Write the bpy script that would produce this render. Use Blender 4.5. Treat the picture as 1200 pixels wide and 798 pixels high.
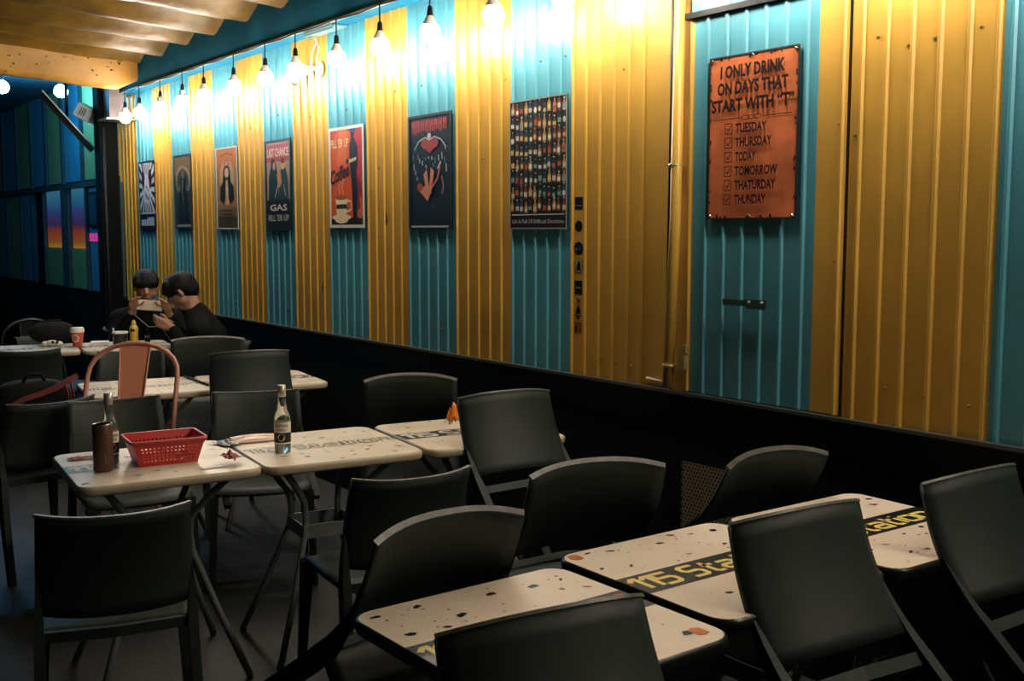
import bpy, bmesh, math, random
from mathutils import Vector, Matrix, noise as mnoise

for o in list(bpy.data.objects):
    bpy.data.objects.remove(o)
S = bpy.context.scene
COL = S.collection
PI = math.pi

# ------------------------------------------------------------------ camera
FPX = 1270.0
PITCH = math.atan(128.0 / FPX)
YAW = math.atan(935.0 / FPX * math.cos(PITCH))
R = Vector((math.cos(YAW), -math.sin(YAW), 0))
F = Vector((math.sin(YAW) * math.cos(PITCH), math.cos(YAW) * math.cos(PITCH), -math.sin(PITCH)))
U = R.cross(F)
EYE = Vector((0, 0, 1.55))
cd = bpy.data.cameras.new('camera')
cam = bpy.data.objects.new('camera', cd)
COL.objects.link(cam)
cd.sensor_width = 36
cd.sensor_fit = 'HORIZONTAL'
cd.lens = FPX / 1200 * 36
cd.clip_start = 0.05
m3 = Matrix((R, U, -F)).transposed()
cam.matrix_world = Matrix.Translation(EYE) @ m3.to_4x4()
S.camera = cam

# ------------------------------------------------------------------ world / exposure
W = bpy.data.worlds.new('world')
S.world = W
W.use_nodes = True
W.node_tree.nodes['Background'].inputs[0].default_value = (0.10, 0.20, 0.21, 1)
W.node_tree.nodes['Background'].inputs[1].default_value = 0.045
S.view_settings.view_transform = 'Standard'
S.view_settings.look = 'None'
S.view_settings.gamma = 1
S.view_settings.use_curve_mapping = False
S.view_settings.exposure = 0.0
BULB_E = 152.0
BLUE_E = 165.0

# ------------------------------------------------------------------ materials
MATS = {}


def srgb(r, g, b):
    def c(x):
        x /= 255.0
        return x / 12.92 if x <= .04045 else ((x + .055) / 1.055) ** 2.4
    return (c(r), c(g), c(b), 1)


def mat(name, col, rough=.5, metal=0.0, spec=.5, emit=None, estr=0.0, var=0.0, vscale=8.0, bump=0.0, bscale=60.0,
        alpha=None, trans=0.0, stretch=None, coat=0.0):
    if name in MATS:
        return MATS[name]
    m = bpy.data.materials.new(name)
    m.use_nodes = True
    nt = m.node_tree
    b = nt.nodes['Principled BSDF']
    b.inputs['Base Color'].default_value = col
    b.inputs['Roughness'].default_value = rough
    b.inputs['Metallic'].default_value = metal
    b.inputs['Specular IOR Level'].default_value = spec
    b.inputs['Transmission Weight'].default_value = trans
    b.inputs['Coat Weight'].default_value = coat
    if emit is not None:
        b.inputs['Emission Color'].default_value = emit
        b.inputs['Emission Strength'].default_value = estr
    if var or bump:
        tc = nt.nodes.new('ShaderNodeTexCoord')
        mp = nt.nodes.new('ShaderNodeMapping')
        nt.links.new(tc.outputs['Object'], mp.inputs[0])
        if stretch:
            mp.inputs['Scale'].default_value = stretch
    if var:
        nz = nt.nodes.new('ShaderNodeTexNoise')
        nz.inputs['Scale'].default_value = vscale
        nz.inputs['Detail'].default_value = 5
        nt.links.new(mp.outputs[0], nz.inputs['Vector'])
        cr = nt.nodes.new('ShaderNodeValToRGB')
        cr.color_ramp.elements[0].position = .3
        cr.color_ramp.elements[1].position = .7
        d = 1 - var
        cr.color_ramp.elements[0].color = (col[0] * d, col[1] * d, col[2] * d, 1)
        u = 1 + var * .5
        cr.color_ramp.elements[1].color = (min(1, col[0] * u), min(1, col[1] * u), min(1, col[2] * u), 1)
        nt.links.new(nz.outputs[0], cr.inputs[0])
        nt.links.new(cr.outputs[0], b.inputs['Base Color'])
    if bump:
        nb = nt.nodes.new('ShaderNodeTexNoise')
        nb.inputs['Scale'].default_value = bscale
        nb.inputs['Detail'].default_value = 4
        nt.links.new(mp.outputs[0], nb.inputs['Vector'])
        bp = nt.nodes.new('ShaderNodeBump')
        bp.inputs['Strength'].default_value = bump
        bp.inputs['Distance'].default_value = .02
        nt.links.new(nb.outputs[0], bp.inputs['Height'])
        nt.links.new(bp.outputs[0], b.inputs['Normal'])
    MATS[name] = m
    return m


YEL = mat('yellow_paint', (.60, .35, .06, 1), .36, var=.14, vscale=3, bump=.05, bscale=14)
TEA = mat('teal_paint', (.085, .32, .40, 1), .36, var=.14, vscale=3, bump=.05, bscale=14)
BEAM = mat('beam_paint', (.016, .19, .34, 1), .8, var=.2, vscale=4, spec=.08)
BLACKWALL = mat('black_wall', (.0035, .0045, .0045, 1), .6, var=.2, spec=.2)
FLOOR = mat('floor_dark', (.0055, .0085, .0085, 1), .65, var=.5, vscale=2.5, bump=.15, bscale=25)
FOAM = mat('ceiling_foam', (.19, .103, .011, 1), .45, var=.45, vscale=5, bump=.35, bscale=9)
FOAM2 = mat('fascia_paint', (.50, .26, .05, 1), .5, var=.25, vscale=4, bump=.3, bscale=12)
DARK = mat('dark_metal', (.006, .008, .009, 1), .45, spec=.3)
DARKT = mat('dark_teal', (.012, .03, .034, 1), .6, var=.3)
PLASTIC = mat('chair_plastic', (.017, .026, .022, 1), .58, var=.10, vscale=5, spec=.35)
CREAM = mat('table_cream', (.80, .67, .53, 1), .36, var=.06, vscale=6)
CREAM2 = mat('table_cream_worn', (.72, .63, .48, 1), .36, var=.10, vscale=9)
EDGEB = mat('table_edge_black', (.012, .014, .013, 1), .3)
EDGEC = mat('table_edge_cream', (.50, .43, .30, 1), .4)
BLK = mat('print_black', (.008, .010, .010, 1), .35)
GOLD = mat('letter_yellow', (.80, .62, .18, 1), .4)
PALEL = mat('letter_pale', (.62, .57, .36, 1), .4)
STEEL = mat('steel_tube', (.20, .22, .21, 1), .35, metal=.15)
CHROME = mat('chrome', (.6, .6, .58, 1), .2, metal=1)
WHITE = mat('white_paint', (.75, .75, .73, 1), .45)
WHITEP = mat('paper_white', (.78, .75, .72, 1), .6)


def pm(r, g, b, rough=.32):
    return mat('print_%d_%d_%d' % (r, g, b), srgb(r, g, b), rough)


# ------------------------------------------------------------------ mesh helpers
class MB:
    def __init__(self):
        self.v = []
        self.f = []
        self.m = []
        self.s = []

    def quadmesh(self, verts, faces, mi=0, smooth=False):
        o = len(self.v)
        self.v += [tuple(p) for p in verts]
        for f in faces:
            self.f.append([i + o for i in f])
            self.m.append(mi)
            self.s.append(smooth)

    def box(self, c, s, mi=0, rot=None):
        hx, hy, hz = s[0] / 2, s[1] / 2, s[2] / 2
        P = [Vector((x, y, z)) for x in (-hx, hx) for y in (-hy, hy) for z in (-hz, hz)]
        if rot:
            P = [rot @ p for p in P]
        P = [p + Vector(c) for p in P]
        self.quadmesh(P, [(0, 1, 3, 2), (4, 6, 7, 5), (0, 4, 5, 1), (2, 3, 7, 6), (0, 2, 6, 4), (1, 5, 7, 3)], mi)

    def bbox(self, a, b, mi=0):
        self.box(((a[0] + b[0]) / 2, (a[1] + b[1]) / 2, (a[2] + b[2]) / 2), (abs(b[0] - a[0]), abs(b[1] - a[1]), abs(b[2] - a[2])), mi)

    def tube(self, pts, rad, n=8, mi=0, cap=True, sx=1.0, up=None):
        pts = [Vector(p) for p in pts]
        rr = rad if isinstance(rad, (list, tuple)) else [rad] * len(pts)
        rings = []
        pu = None
        for i, p in enumerate(pts):
            if i == 0:
                t = pts[1] - pts[0]
            elif i == len(pts) - 1:
                t = pts[-1] - pts[-2]
            else:
                t = (pts[i + 1] - p).normalized() + (p - pts[i - 1]).normalized()
            t.normalize()
            if pu is None:
                a = Vector(up) if up else (Vector((0, 0, 1)) if abs(t.z) < .9 else Vector((1, 0, 0)))
            else:
                a = pu
            a = (a - t * a.dot(t)).normalized()
            pu = a
            b = t.cross(a)
            rings.append([p + (a * math.cos(2 * PI * k / n) + b * math.sin(2 * PI * k / n) * sx) * rr[i] for k in range(n)])
        V = [q for r_ in rings for q in r_]
        Fc = []
        for i in range(len(rings) - 1):
            for k in range(n):
                Fc.append((i * n + k, i * n + (k + 1) % n, (i + 1) * n + (k + 1) % n, (i + 1) * n + k))
        if cap:
            Fc.append(tuple(range(n - 1, -1, -1)))
            Fc.append(tuple(range((len(rings) - 1) * n, len(rings) * n)))
        self.quadmesh(V, Fc, mi, n > 5)

    def ribbon(self, pts, w, h, up=(1, 0, 0), mi=0):
        """rectangular section swept along pts; w along up, h across"""
        pts = [Vector(p) for p in pts]
        ws = w if isinstance(w, (list, tuple)) else [w] * len(pts)
        hs = h if isinstance(h, (list, tuple)) else [h] * len(pts)
        V = []
        for i, p in enumerate(pts):
            t = (pts[min(i + 1, len(pts) - 1)] - pts[max(i - 1, 0)]).normalized()
            a = Vector(up)
            a = (a - t * a.dot(t)).normalized()
            b = t.cross(a)
            V += [p + a * ws[i] / 2 * x + b * hs[i] / 2 * y for x, y in ((-1, -1), (1, -1), (1, 1), (-1, 1))]
        Fc = []
        n = len(pts)
        for i in range(n - 1):
            for k in range(4):
                Fc.append((i * 4 + k, i * 4 + (k + 1) % 4, i * 4 + 4 + (k + 1) % 4, i * 4 + 4 + k))
        Fc += [(3, 2, 1, 0), (4 * n - 4, 4 * n - 3, 4 * n - 2, 4 * n - 1)]
        self.quadmesh(V, Fc, mi)

    def lathe(self, prof, n=20, c=(0, 0, 0), mi=0, cap=True, smooth=True):
        V = []
        for r_, z in prof:
            for k in range(n):
                a = 2 * PI * k / n
                V.append((c[0] + r_ * math.cos(a), c[1] + r_ * math.sin(a), c[2] + z))
        Fc = []
        for i in range(len(prof) - 1):
            for k in range(n):
                Fc.append((i * n + k, i * n + (k + 1) % n, (i + 1) * n + (k + 1) % n, (i + 1) * n + k))
        self.quadmesh(V, Fc, mi, smooth)
        if cap:
            self.quadmesh(V[:n], [tuple(range(n - 1, -1, -1))], mi)
            self.quadmesh(V[-n:], [tuple(range(n))], mi)

    def prism(self, poly, z0, z1, mi=0, mside=None):
        n = len(poly)
        V = [(x, y, z0) for x, y in poly] + [(x, y, z1) for x, y in poly]
        self.quadmesh(V, [tuple(range(n - 1, -1, -1))], mi)
        self.quadmesh(V, [tuple(range(n, 2 * n))], mi)
        self.quadmesh(V, [(k, (k + 1) % n, n + (k + 1) % n, n + k) for k in range(n)], mi if mside is None else mside)

    def flat(self, poly, y, mi=0):
        """polygon in local XZ facing -y"""
        self.quadmesh([(x, y, z) for x, z in poly], [tuple(range(len(poly)))], mi)

    def sphere(self, c, r_, nu=12, nv=8, mi=0):
        rx, ry, rz = r_ if isinstance(r_, (list, tuple)) else (r_, r_, r_)
        V = []
        for j in range(1, nv):
            t = PI * j / nv
            for k in range(nu):
                a = 2 * PI * k / nu
                V.append((c[0] + rx * math.sin(t) * math.cos(a), c[1] + ry * math.sin(t) * math.sin(a), c[2] - rz * math.cos(t)))
        b0 = len(V)
        V.append((c[0], c[1], c[2] - rz))
        V.append((c[0], c[1], c[2] + rz))
        Fc = []
        for j in range(nv - 2):
            for k in range(nu):
                Fc.append((j * nu + k, j * nu + (k + 1) % nu, (j + 1) * nu + (k + 1) % nu, (j + 1) * nu + k))
        for k in range(nu):
            Fc.append((b0, (k + 1) % nu, k))
            Fc.append((b0 + 1, (nv - 2) * nu + k, (nv - 2) * nu + (k + 1) % nu))
        self.quadmesh(V, Fc, mi, True)

    def mesh(self, name, mats):
        me = bpy.data.meshes.new(name)
        me.from_pydata(self.v, [], self.f)
        for m_ in (mats if isinstance(mats, (list, tuple)) else [mats]):
            me.materials.append(m_)
        me.polygons.foreach_set('material_index', self.m)
        me.polygons.foreach_set('use_smooth', self.s)
        bm = bmesh.new()
        bm.from_mesh(me)
        bmesh.ops.recalc_face_normals(bm, faces=bm.faces[:])
        bm.to_mesh(me)
        bm.free()
        me.update()
        return me

    def build(self, name, mats, parent=None, bevel=0, keepn=False):
        me = self.mesh(name, mats)
        o = bpy.data.objects.new(name, me)
        COL.objects.link(o)
        if parent:
            o.parent = parent
        if bevel:
            b = o.modifiers.new('bevel', 'BEVEL')
            b.width = bevel
            b.segments = 2
            b.limit_method = 'ANGLE'
        return o


def tag(o, label=None, cat=None, group=None, kind=None):
    if label:
        o['label'] = label
    if cat:
        o['category'] = cat
    if group:
        o['group'] = group
    if kind:
        o['kind'] = kind
    return o


def thing(name, label, cat, loc=(0, 0, 0), rz=0.0, group=None):
    o = bpy.data.objects.new(name, None)
    o.empty_display_size = .05
    COL.objects.link(o)
    o.location = loc
    o.rotation_euler = (0, 0, rz)
    return tag(o, label, cat, group)


def copy_tree(o, parent=None):
    c = o.copy()
    COL.objects.link(c)
    c.parent = parent
    for ch in list(o.children):
        copy_tree(ch, c)
    return c


def text_fit(txt, width, cap, material, parent, x, y, z, align='CENTER', bold=.02, shear=0.0, rotp=0.0):
    """flat lettering in local XZ scaled to the given width and capital height"""
    cu = bpy.data.curves.new('tmp', 'FONT')
    cu.body = txt
    cu.size = 1
    cu.offset = bold
    cu.shear = shear
    cu.fill_mode = 'FRONT'
    cu.resolution_u = 2
    ob = bpy.data.objects.new('tmp', cu)
    COL.objects.link(ob)
    dg = bpy.context.evaluated_depsgraph_get()
    dg.update()
    m0 = bpy.data.meshes.new_from_object(ob.evaluated_get(dg))
    bpy.data.objects.remove(ob)
    vs = [v.co.copy() for v in m0.vertices]
    fs = [list(p.vertices) for p in m0.polygons]
    x0, x1 = min(v.x for v in vs), max(v.x for v in vs)
    kx, kz = width / (x1 - x0), cap / .73
    o0 = -.5 if align == 'CENTER' else 0
    cr, sr = math.cos(rotp), math.sin(rotp)
    mb = MB()
    V = []
    for v in vs:
        a, b = (v.x - x0) * kx + o0 * width, v.y * kz
        V.append((x + a * cr - b * sr, y, z + a * sr + b * cr))
    mb.quadmesh(V, fs)
    return mb.build('lettering', material, parent)


def text_mesh(name, txt, size, mats, parent, x, y, z, align='CENTER', sx=1.0, bold=0.0, plane='XZ', rotp=0.0, shear=0.0, bend=None, extr=0.0):
    cu = bpy.data.curves.new('tmp', 'FONT')
    cu.body = txt
    cu.size = size
    cu.align_x = align
    cu.offset = bold
    cu.shear = shear
    cu.resolution_u = 2
    ob = bpy.data.objects.new('tmp', cu)
    COL.objects.link(ob)
    dg = bpy.context.evaluated_depsgraph_get()
    dg.update()
    me = bpy.data.meshes.new_from_object(ob.evaluated_get(dg))
    bpy.data.objects.remove(ob)
    cr, sr = math.cos(rotp), math.sin(rotp)
    for v in me.vertices:
        a, b = v.co.x * sx, v.co.y
        a, b = a * cr - b * sr, a * sr + b * cr
        if bend:
            v.co = (bend * math.sin(a / bend), -bend * math.cos(a / bend), z + b)
        elif plane == 'XZ':
            v.co = (x + a, y, z + b)
        else:
            v.co = (x + a, y + b, z)
    me.materials.clear()
    me.materials.append(mats)
    me.name = name
    o = bpy.data.objects.new(name, me)
    COL.objects.link(o)
    o.parent = parent
    return o


def rrect(hx, hy, r_, n=5):
    P = []
    for cx_, cy_, a0 in ((hx - r_, hy - r_, 0), (-hx + r_, hy - r_, 90), (-hx + r_, -hy + r_, 180), (hx - r_, -hy + r_, 270)):
        for k in range(n + 1):
            a = math.radians(a0 + 90 * k / n)
            P.append((cx_ + r_ * math.cos(a), cy_ + r_ * math.sin(a)))
    return P


def ell(cx_, cz_, rx, rz_, n=14, rot=0):
    c_, s_ = math.cos(rot), math.sin(rot)
    P = []
    for k in range(n):
        a = 2 * PI * k / n
        x, z = rx * math.cos(a), rz_ * math.sin(a)
        P.append((cx_ + x * c_ - z * s_, cz_ + x * s_ + z * c_))
    return P


# ================================================================== STRUCTURE
WX = 3.0
ZB, ZT = .933, 2.76
m = MB()
m.quadmesh([(-5, -3, 0), (4.2, -3, 0), (4.2, 17, 0), (-5, 17, 0), (-5, -3, -.1), (4.2, -3, -.1), (4.2, 17, -.1), (-5, 17, -.1)],
           [(0, 1, 2, 3), (7, 6, 5, 4), (0, 4, 5, 1), (1, 5, 6, 2), (2, 6, 7, 3), (3, 7, 4, 0)])
tag(m.build('floor', FLOOR), kind='structure')

m = MB()
m.bbox((WX + .02, -3, 0), (WX + .14, 16, 3.1))      # backing
m.bbox((WX - .012, -3, 0), (WX + .03, 16, ZB - .012))  # black dado
wall = tag(m.build('wall_right', BLACKWALL), kind='structure')
m = MB()
m.bbox((WX - .03, -3, ZB - .012), (WX + .02, 9.95, ZB))
m.build('sill_trim', mat('sill_trim', (.05, .055, .05, 1), .35), wall)


def corr_panel(y1, y0, z0, z1, ribs, material, name='metal_panel', parent=None, screws=(), rw=.0065, rh=.008):
    """corrugated sheet on plane x=WX from y1 down to y0 with raised ribs at the given y values"""
    prof = [(WX, y1)]
    for r_ in sorted(ribs, reverse=True):
        prof += [(WX, r_ + rw * 1.5), (WX - rh, r_ + rw * .6), (WX - rh, r_ - rw * .6), (WX, r_ - rw * 1.5)]
    prof.append((WX, y0))
    prof = [(x, min(y1, max(y0, y))) for x, y in prof]
    V = [(x, y, z0) for x, y in prof] + [(x, y, z1) for x, y in prof]
    n = len(prof)
    V += [(WX + .012, y1, z0), (WX + .012, y0, z0), (WX + .012, y1, z1), (WX + .012, y0, z1)]
    Fc = [(k, k + 1, n + k + 1, n + k) for k in range(n - 1)]
    Fc += [(0, n, 2 * n + 2, 2 * n), (n - 1, 2 * n + 1, 2 * n + 3, 2 * n - 1)]
    mm = MB()
    mm.quadmesh(V, Fc)
    o = mm.build(name, material, parent)
    for (y, z) in screws:
        s = MB()
        s.lathe([(.0055, 0), (.0055, .003), (.003, .006)], 8)
        so = s.build('screw', mat('screw', (.22, .16, .05, 1), .4, metal=.3), o)
        so.rotation_euler = (0, -PI / 2, 0)
        so.location = (WX, y, z)
    return o


bounds = [10.087, 9.594, 9.138, 8.697, 8.269, 7.789, 7.335, 6.892, 6.437, 5.946, 5.478, 5.025, 4.567, 4.096, 3.662]
random.seed(4)
for i in range(len(bounds) - 1):
    y1, y0 = bounds[i], bounds[i + 1]
    p = (y1 - y0) / 5
    sc = [(y0 + p * random.choice((.5, 1.5, 2.5, 3.5)), random.choice((2.25, 1.05, 1.9, 2.3))) for k in range(2)]
    corr_panel(y1, y0, ZB, ZT, [y1 - p * (k + .12) for k in range(5)], YEL if i % 2 == 0 else TEA, parent=wall, screws=sc)
# wide yellow sheet next to the pipe
corr_panel(3.662, 2.965, ZB, ZT, [3.652, 3.565, 3.477, 3.39, 3.3, 3.215], YEL, parent=wall,
           screws=[(3.46, 1.02), (3.36, 1.01), (3.27, 1.0), (3.52, 1.02), (3.33, 2.2)])
# sheet above the door
corr_panel(2.955, 2.25, 2.36, ZT, [2.87, 2.775, 2.68, 2.59, 2.50, 2.41], TEA, parent=wall)
# fixed yellow sheet right of door
corr_panel(2.235, 1.719, ZB, ZT, [2.195, 2.105, 2.015, 1.92, 1.825, 1.735], YEL, parent=wall,
           screws=[(2.215, 1.86), (2.2, 1.06), (2.07, 1.05), (1.93, 1.04), (1.78, 1.03), (2.14, 2.16), (2.03, 2.12), (1.94, 2.13), (1.79, 2.14)])
yy = 1.719
for i in range(9):
    corr_panel(yy, yy - .46, ZB, ZT, [yy - .092 * (k + .3) for k in range(5)], TEA if i % 2 == 0 else YEL, parent=wall)
    yy -= .46
# the door cut into the cladding
dr = thing('door_1', None, None, (0, 0, 0))
dr['kind'] = 'structure'
dx = .006
d = corr_panel(2.93, 2.361, ZB + .004, 2.335, [2.862, 2.77, 2.68, 2.59, 2.50, 2.41], TEA, 'door_sheet', dr)
d.location.x = -dx
d = corr_panel(2.361, 2.250, ZB + .004, 2.335, [2.262], YEL, 'door_sheet', dr, screws=[(2.272, 1.9), (2.272, 1.45)])
d.location.x = -dx
d = corr_panel(2.957, 2.93, ZB + .004, 2.335, [2.945], YEL, 'door_sheet', dr)
d.location.x = -dx
m = MB()
m.bbox((WX + .004, 2.24, ZB), (WX + .018, 2.965, 2.36))
m.build('door_gap', BLK, dr)
m = MB()
m.bbox((WX - .024, 2.238, 2.337), (WX + .004, 2.975, 2.358))
m.build('door_head', DARK, dr)
la = thing('door_hasp', 'small dark metal hasp bolted to the teal door below the orange sign', 'hasp', (WX - .02, 2.638, 1.285), -PI / 2)
m = MB()
m.box((-.05, -.006, .008), (.12, .006, .022))
m.build('strap', mat('hasp', (.05, .10, .09, 1), .4, metal=.6), la)
m = MB()
m.box((.05, -.008, .006), (.09, .010, .034))
m.build('plate', MATS['hasp'], la)
for bx in (.02, .08):
    m = MB()
    m.sphere((bx, -.014, .012), .007, 8, 6)
    m.build('bolt', MATS['steel_tube'], la)

# top beam
m = MB()
m.bbox((2.876, -3, 2.726), (WX + .02, 9.9, 3.0))
beam = tag(m.build('trim_1', BEAM), kind='structure')
m = MB()
m.bbox((2.868, -3, 2.722), (2.884, 9.6, 2.732))
m.build('edge_strip', mat('beam_edge', (.30, .36, .35, 1), .4), beam)

# ceiling: sprayed foam over corrugated sheet, ridges across the room
SL = .045


def ceil_z(x, y):
    ph = ((8.52 - y) / .556) % 1.0
    t = abs(ph - .5) * 2          # 1 on the ridge line, 0 in the valley
    rid = -.085 * max(0, t - .25) / .75
    n_ = mnoise.noise((x * 2.2, y * 3.0, 0)) * .018 + mnoise.noise((x * 7, y * 8, 3)) * .007
    return 2.985 + SL * (2.9 - x) + rid + n_


m = MB()
xs = [2.9 - i * .10 for i in range(64)]
ys = [9.16 - i * .0556 for i in range(215)]
V = [(x, y, ceil_z(x, y)) for y in ys for x in xs]
nx = len(xs)
Fc = [(j * nx + i, j * nx + i + 1, (j + 1) * nx + i + 1, (j + 1) * nx + i) for j in range(len(ys) - 1) for i in range(nx - 1)]
m.quadmesh(V, Fc, 0, True)
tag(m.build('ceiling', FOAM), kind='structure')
m = MB()
m.bbox((-4, -3, 3.35), (3.1, 9.2, 3.42))
tag(m.build('trim_2', DARK), kind='structure')
# fascia at the end of the ceiling
m = MB()
nseg = 40
xsF = [2.865 - i * (5.9 / nseg) for i in range(nseg + 1)]
prof = []
V = []
for x in xsF:
    t = min(1, (2.865 - x) / .14)
    zb = 2.775 - .075 * t + .055 * max(0, 2.72 - x) + mnoise.noise((x * 3, 0, 7)) * .008
    zt = 2.99 + SL * (2.9 - x)
    y0 = 9.08 + mnoise.noise((x * 2, 4, 0)) * .015
    V += [(x, y0, zt), (x, y0 - .01, zb + .035), (x, y0 + .02, zb), (x, y0 + .12, zb), (x, y0 + .14, zt)]
Fc = []
for i in range(nseg):
    for k in range(4):
        Fc.append((i * 5 + k, i * 5 + k + 1, i * 5 + k + 6, i * 5 + k + 5))
Fc += [(0, 1, 2, 3, 4)]
m.quadmesh(V, Fc, 0, True)
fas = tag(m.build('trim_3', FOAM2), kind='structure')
random.seed(11)
m = MB()
for k in range(34):
    x, z = random.uniform(1.7, 2.75), random.uniform(2.76, 2.93)
    m.sphere((x, 9.078, z), (random.uniform(.004, .013), .014, random.uniform(.004, .011)), 6, 4)
m.build('dirt_spots', BLK, fas)['kind'] = 'stuff'

# far bay
m = MB()
m.bbox((-5, 9.25, 3.02), (3.1, 16, 3.1))
tag(m.build('trim_4', mat('bay_ceiling', (.07, .15, .20, 1), .7, var=.3)), kind='structure')
m = MB()
m.bbox((-5, 16, 0), (3.14, 16.1, 3.1))
tag(m.build('wall_back', DARKT), kind='structure')
GB = mat('bay_green', (.22, .22, .09, 1), .4, var=.15)  # yellow stripe paint with the bay's blue light put into its colour
BB = mat('bay_blue', (.045, .17, .24, 1), .35, var=.15)
farw = tag(bpy.data.objects.new('wall_far', None), kind='structure')
COL.objects.link(farw)


def far_panel(y1, y0, z0, z1, mt, name='metal_panel', off=0):
    mm = MB()
    mm.bbox((WX - .01 - off, y0, z0), (WX + .02, y1, z1))
    return mm.build(name, mt, farw, bevel=.006)


for k, (y1, y0) in enumerate([(11.23, 10.1), (11.97, 11.32), (12.65, 12.07), (13.35, 12.80), (14.08, 13.44), (14.84, 14.17), (15.6, 14.93)]):
    far_panel(y1, y0, 2.05, 3.02, GB if k % 2 == 0 else BB)
for (y1, y0, mt) in [(11.13, 10.1, BB), (13.95, 13.50, BB), (14.75, 14.1, GB), (15.6, 14.85, BB)]:
    far_panel(y1, y0, .963, 1.98, mt)
for (y1, y0) in [(11.84, 11.25), (12.88, 12.15)]:
    far_panel(y1, y0, .963, 1.37, GB)
m = MB()
m.bbox((WX - .035, 10.1, 1.985), (WX + .02, 15.6, 2.035))
for y in (10.05, 11.19, 11.9, 12.02, 12.1, 12.92, 13.46, 14.02, 14.8):
    m.bbox((WX - .03, y - .03, .96), (WX + .02, y + .03, 1.99))
for y in (11.275, 12.02, 12.725, 13.395, 14.125, 14.885):
    m.bbox((WX - .03, y - .035, 2.03), (WX + .02, y + .035, 3.02))
m.build('wall_frame', DARKT, farw)


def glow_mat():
    mm = bpy.data.materials.new('window_display')  # emission gradient painted in place of reflections on the panes
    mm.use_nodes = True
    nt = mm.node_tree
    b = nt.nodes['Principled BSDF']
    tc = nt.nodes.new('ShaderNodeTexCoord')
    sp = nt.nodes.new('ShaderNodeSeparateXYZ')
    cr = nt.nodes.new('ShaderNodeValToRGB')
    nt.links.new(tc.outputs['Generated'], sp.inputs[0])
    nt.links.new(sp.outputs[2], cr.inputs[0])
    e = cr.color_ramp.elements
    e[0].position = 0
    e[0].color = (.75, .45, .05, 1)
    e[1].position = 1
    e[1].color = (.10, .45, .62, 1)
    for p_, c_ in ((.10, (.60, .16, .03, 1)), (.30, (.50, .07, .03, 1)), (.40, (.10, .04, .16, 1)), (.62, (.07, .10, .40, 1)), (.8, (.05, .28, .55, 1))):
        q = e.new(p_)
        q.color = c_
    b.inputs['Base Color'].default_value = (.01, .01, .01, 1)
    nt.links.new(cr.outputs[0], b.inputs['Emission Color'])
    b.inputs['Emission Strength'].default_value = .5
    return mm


REFL = glow_mat()
GLASS = mat('pane_glass', (.9, .95, .95, 1), .05, trans=1.0, spec=.5)
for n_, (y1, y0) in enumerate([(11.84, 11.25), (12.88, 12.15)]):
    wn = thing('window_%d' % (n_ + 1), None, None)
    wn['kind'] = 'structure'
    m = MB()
    m.bbox((WX + .006, y0 + .02, 1.375), (WX + .016, y1 - .02, 1.98))  # glowing sheet added behind the pane, its colours stand for reflections
    m.build('lit_display', REFL, wn)
    m = MB()
    m.bbox((WX - .012, y0, 1.375), (WX - .008, y1, 1.98))
    m.build('pane', GLASS, wn)
m = MB()
m.bbox((WX - .016, 10.82, 1.45), (WX - .010, 11.13, 1.53))  # emissive strip added for the pink reflection on the panel
pk = tag(m.build('neon_strip', mat('pink_neon', (.5, .05, .2, 1), .4, emit=(.75, .06, .30, 1), estr=.5)),
         'small glowing pink strip on the blue panel next to the dark post', 'neon light')  # category only, the strip is added for the pink reflection
tp = thing('framed_picture', 'small dark framed picture on the blue panel beyond the dark post', 'picture', (WX - .01, 10.92, 1.60), -PI / 2)
m = MB()
m.box((0, -.012, .16), (.30, .02, .34))
m.build('frame', DARK, tp)
m = MB()
m.flat([(-.12, .02), (.12, .02), (.12, .30), (-.12, .30)], -.0235)
m.build('print', pm(30, 60, 70), tp)

# dark post
m = MB()
m.bbox((2.74, 9.80, 0), (2.90, 9.96, 3.0))
post = tag(m.build('trim_5', mat('post_black', (.0018, .0025, .003, 1), .8, spec=.08), bevel=.008), kind='structure')
m = MB()
m.bbox((2.785, 9.62, 2.52), (2.93, 9.80, 2.86))
m.build('column_cap', mat('cap_paint', (.22, .17, .17, 1), .6, var=.2), post)
m = MB()
m.bbox((2.74, 9.55, 2.497), (2.98, 9.84, 2.512))
m.build('bracket_plate', mat('plate_metal', (.3, .26, .22, 1), .4, metal=.4), post)
m = MB()
m.tube([(2.775, 9.785, .2), (2.775, 9.785, 2.45)], .012, 8)
m.build('conduit', mat('conduit_grey', (.012, .017, .02, 1), .5, spec=.2), post)

# ================================================================== STRING LIGHTS
bulb_mat = mat('bulb_glow', (1, 1, 1, 1), .3, emit=(1.0, .88, .74, 1), estr=BULB_E)
BX = 2.82
BY = [y_ * .986 for y_ in (9.43, 9.05, 8.534, 8.037, 7.60, 7.05, 6.533, 6.09, 5.56, 5.07, 4.577, 4.046, 3.55, 3.05, 2.55, 2.05, 1.55, 1.05, .55, .05, -.45, -.95)]
m = MB()
pts = []
for i, y in enumerate(BY):
    pts.append((BX + .004, y, 2.708))
    if i < len(BY) - 1:
        y2 = (y + BY[i + 1]) / 2
        pts.append((BX + .012, y2, 2.702))
m.tube(pts, .005, 6)
tag(m.build('light_cable', DARK), 'thin dark cable of the string lights fixed along the teal beam', 'cable')
b0 = thing('light_bulb', 'bare glowing white bulb hanging from the string light cable along the teal beam', 'light bulb', (BX, BY[0], 2.706), group='string light bulbs under the teal beam')
m = MB()
m.tube([(0, 0, 0), (0, 0, -.10)], .004, 6)
m.build('cord', DARK, b0)
m = MB()
m.lathe([(.008, -.085), (.013, -.095), (.016, -.14)], 10)
m.build('socket', DARK, b0)
m = MB()
m.lathe([(.016, -.132), (.024, -.148), (.040, -.176)], 14)
m.build('bulb_base', WHITE, b0)
m = MB()
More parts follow.
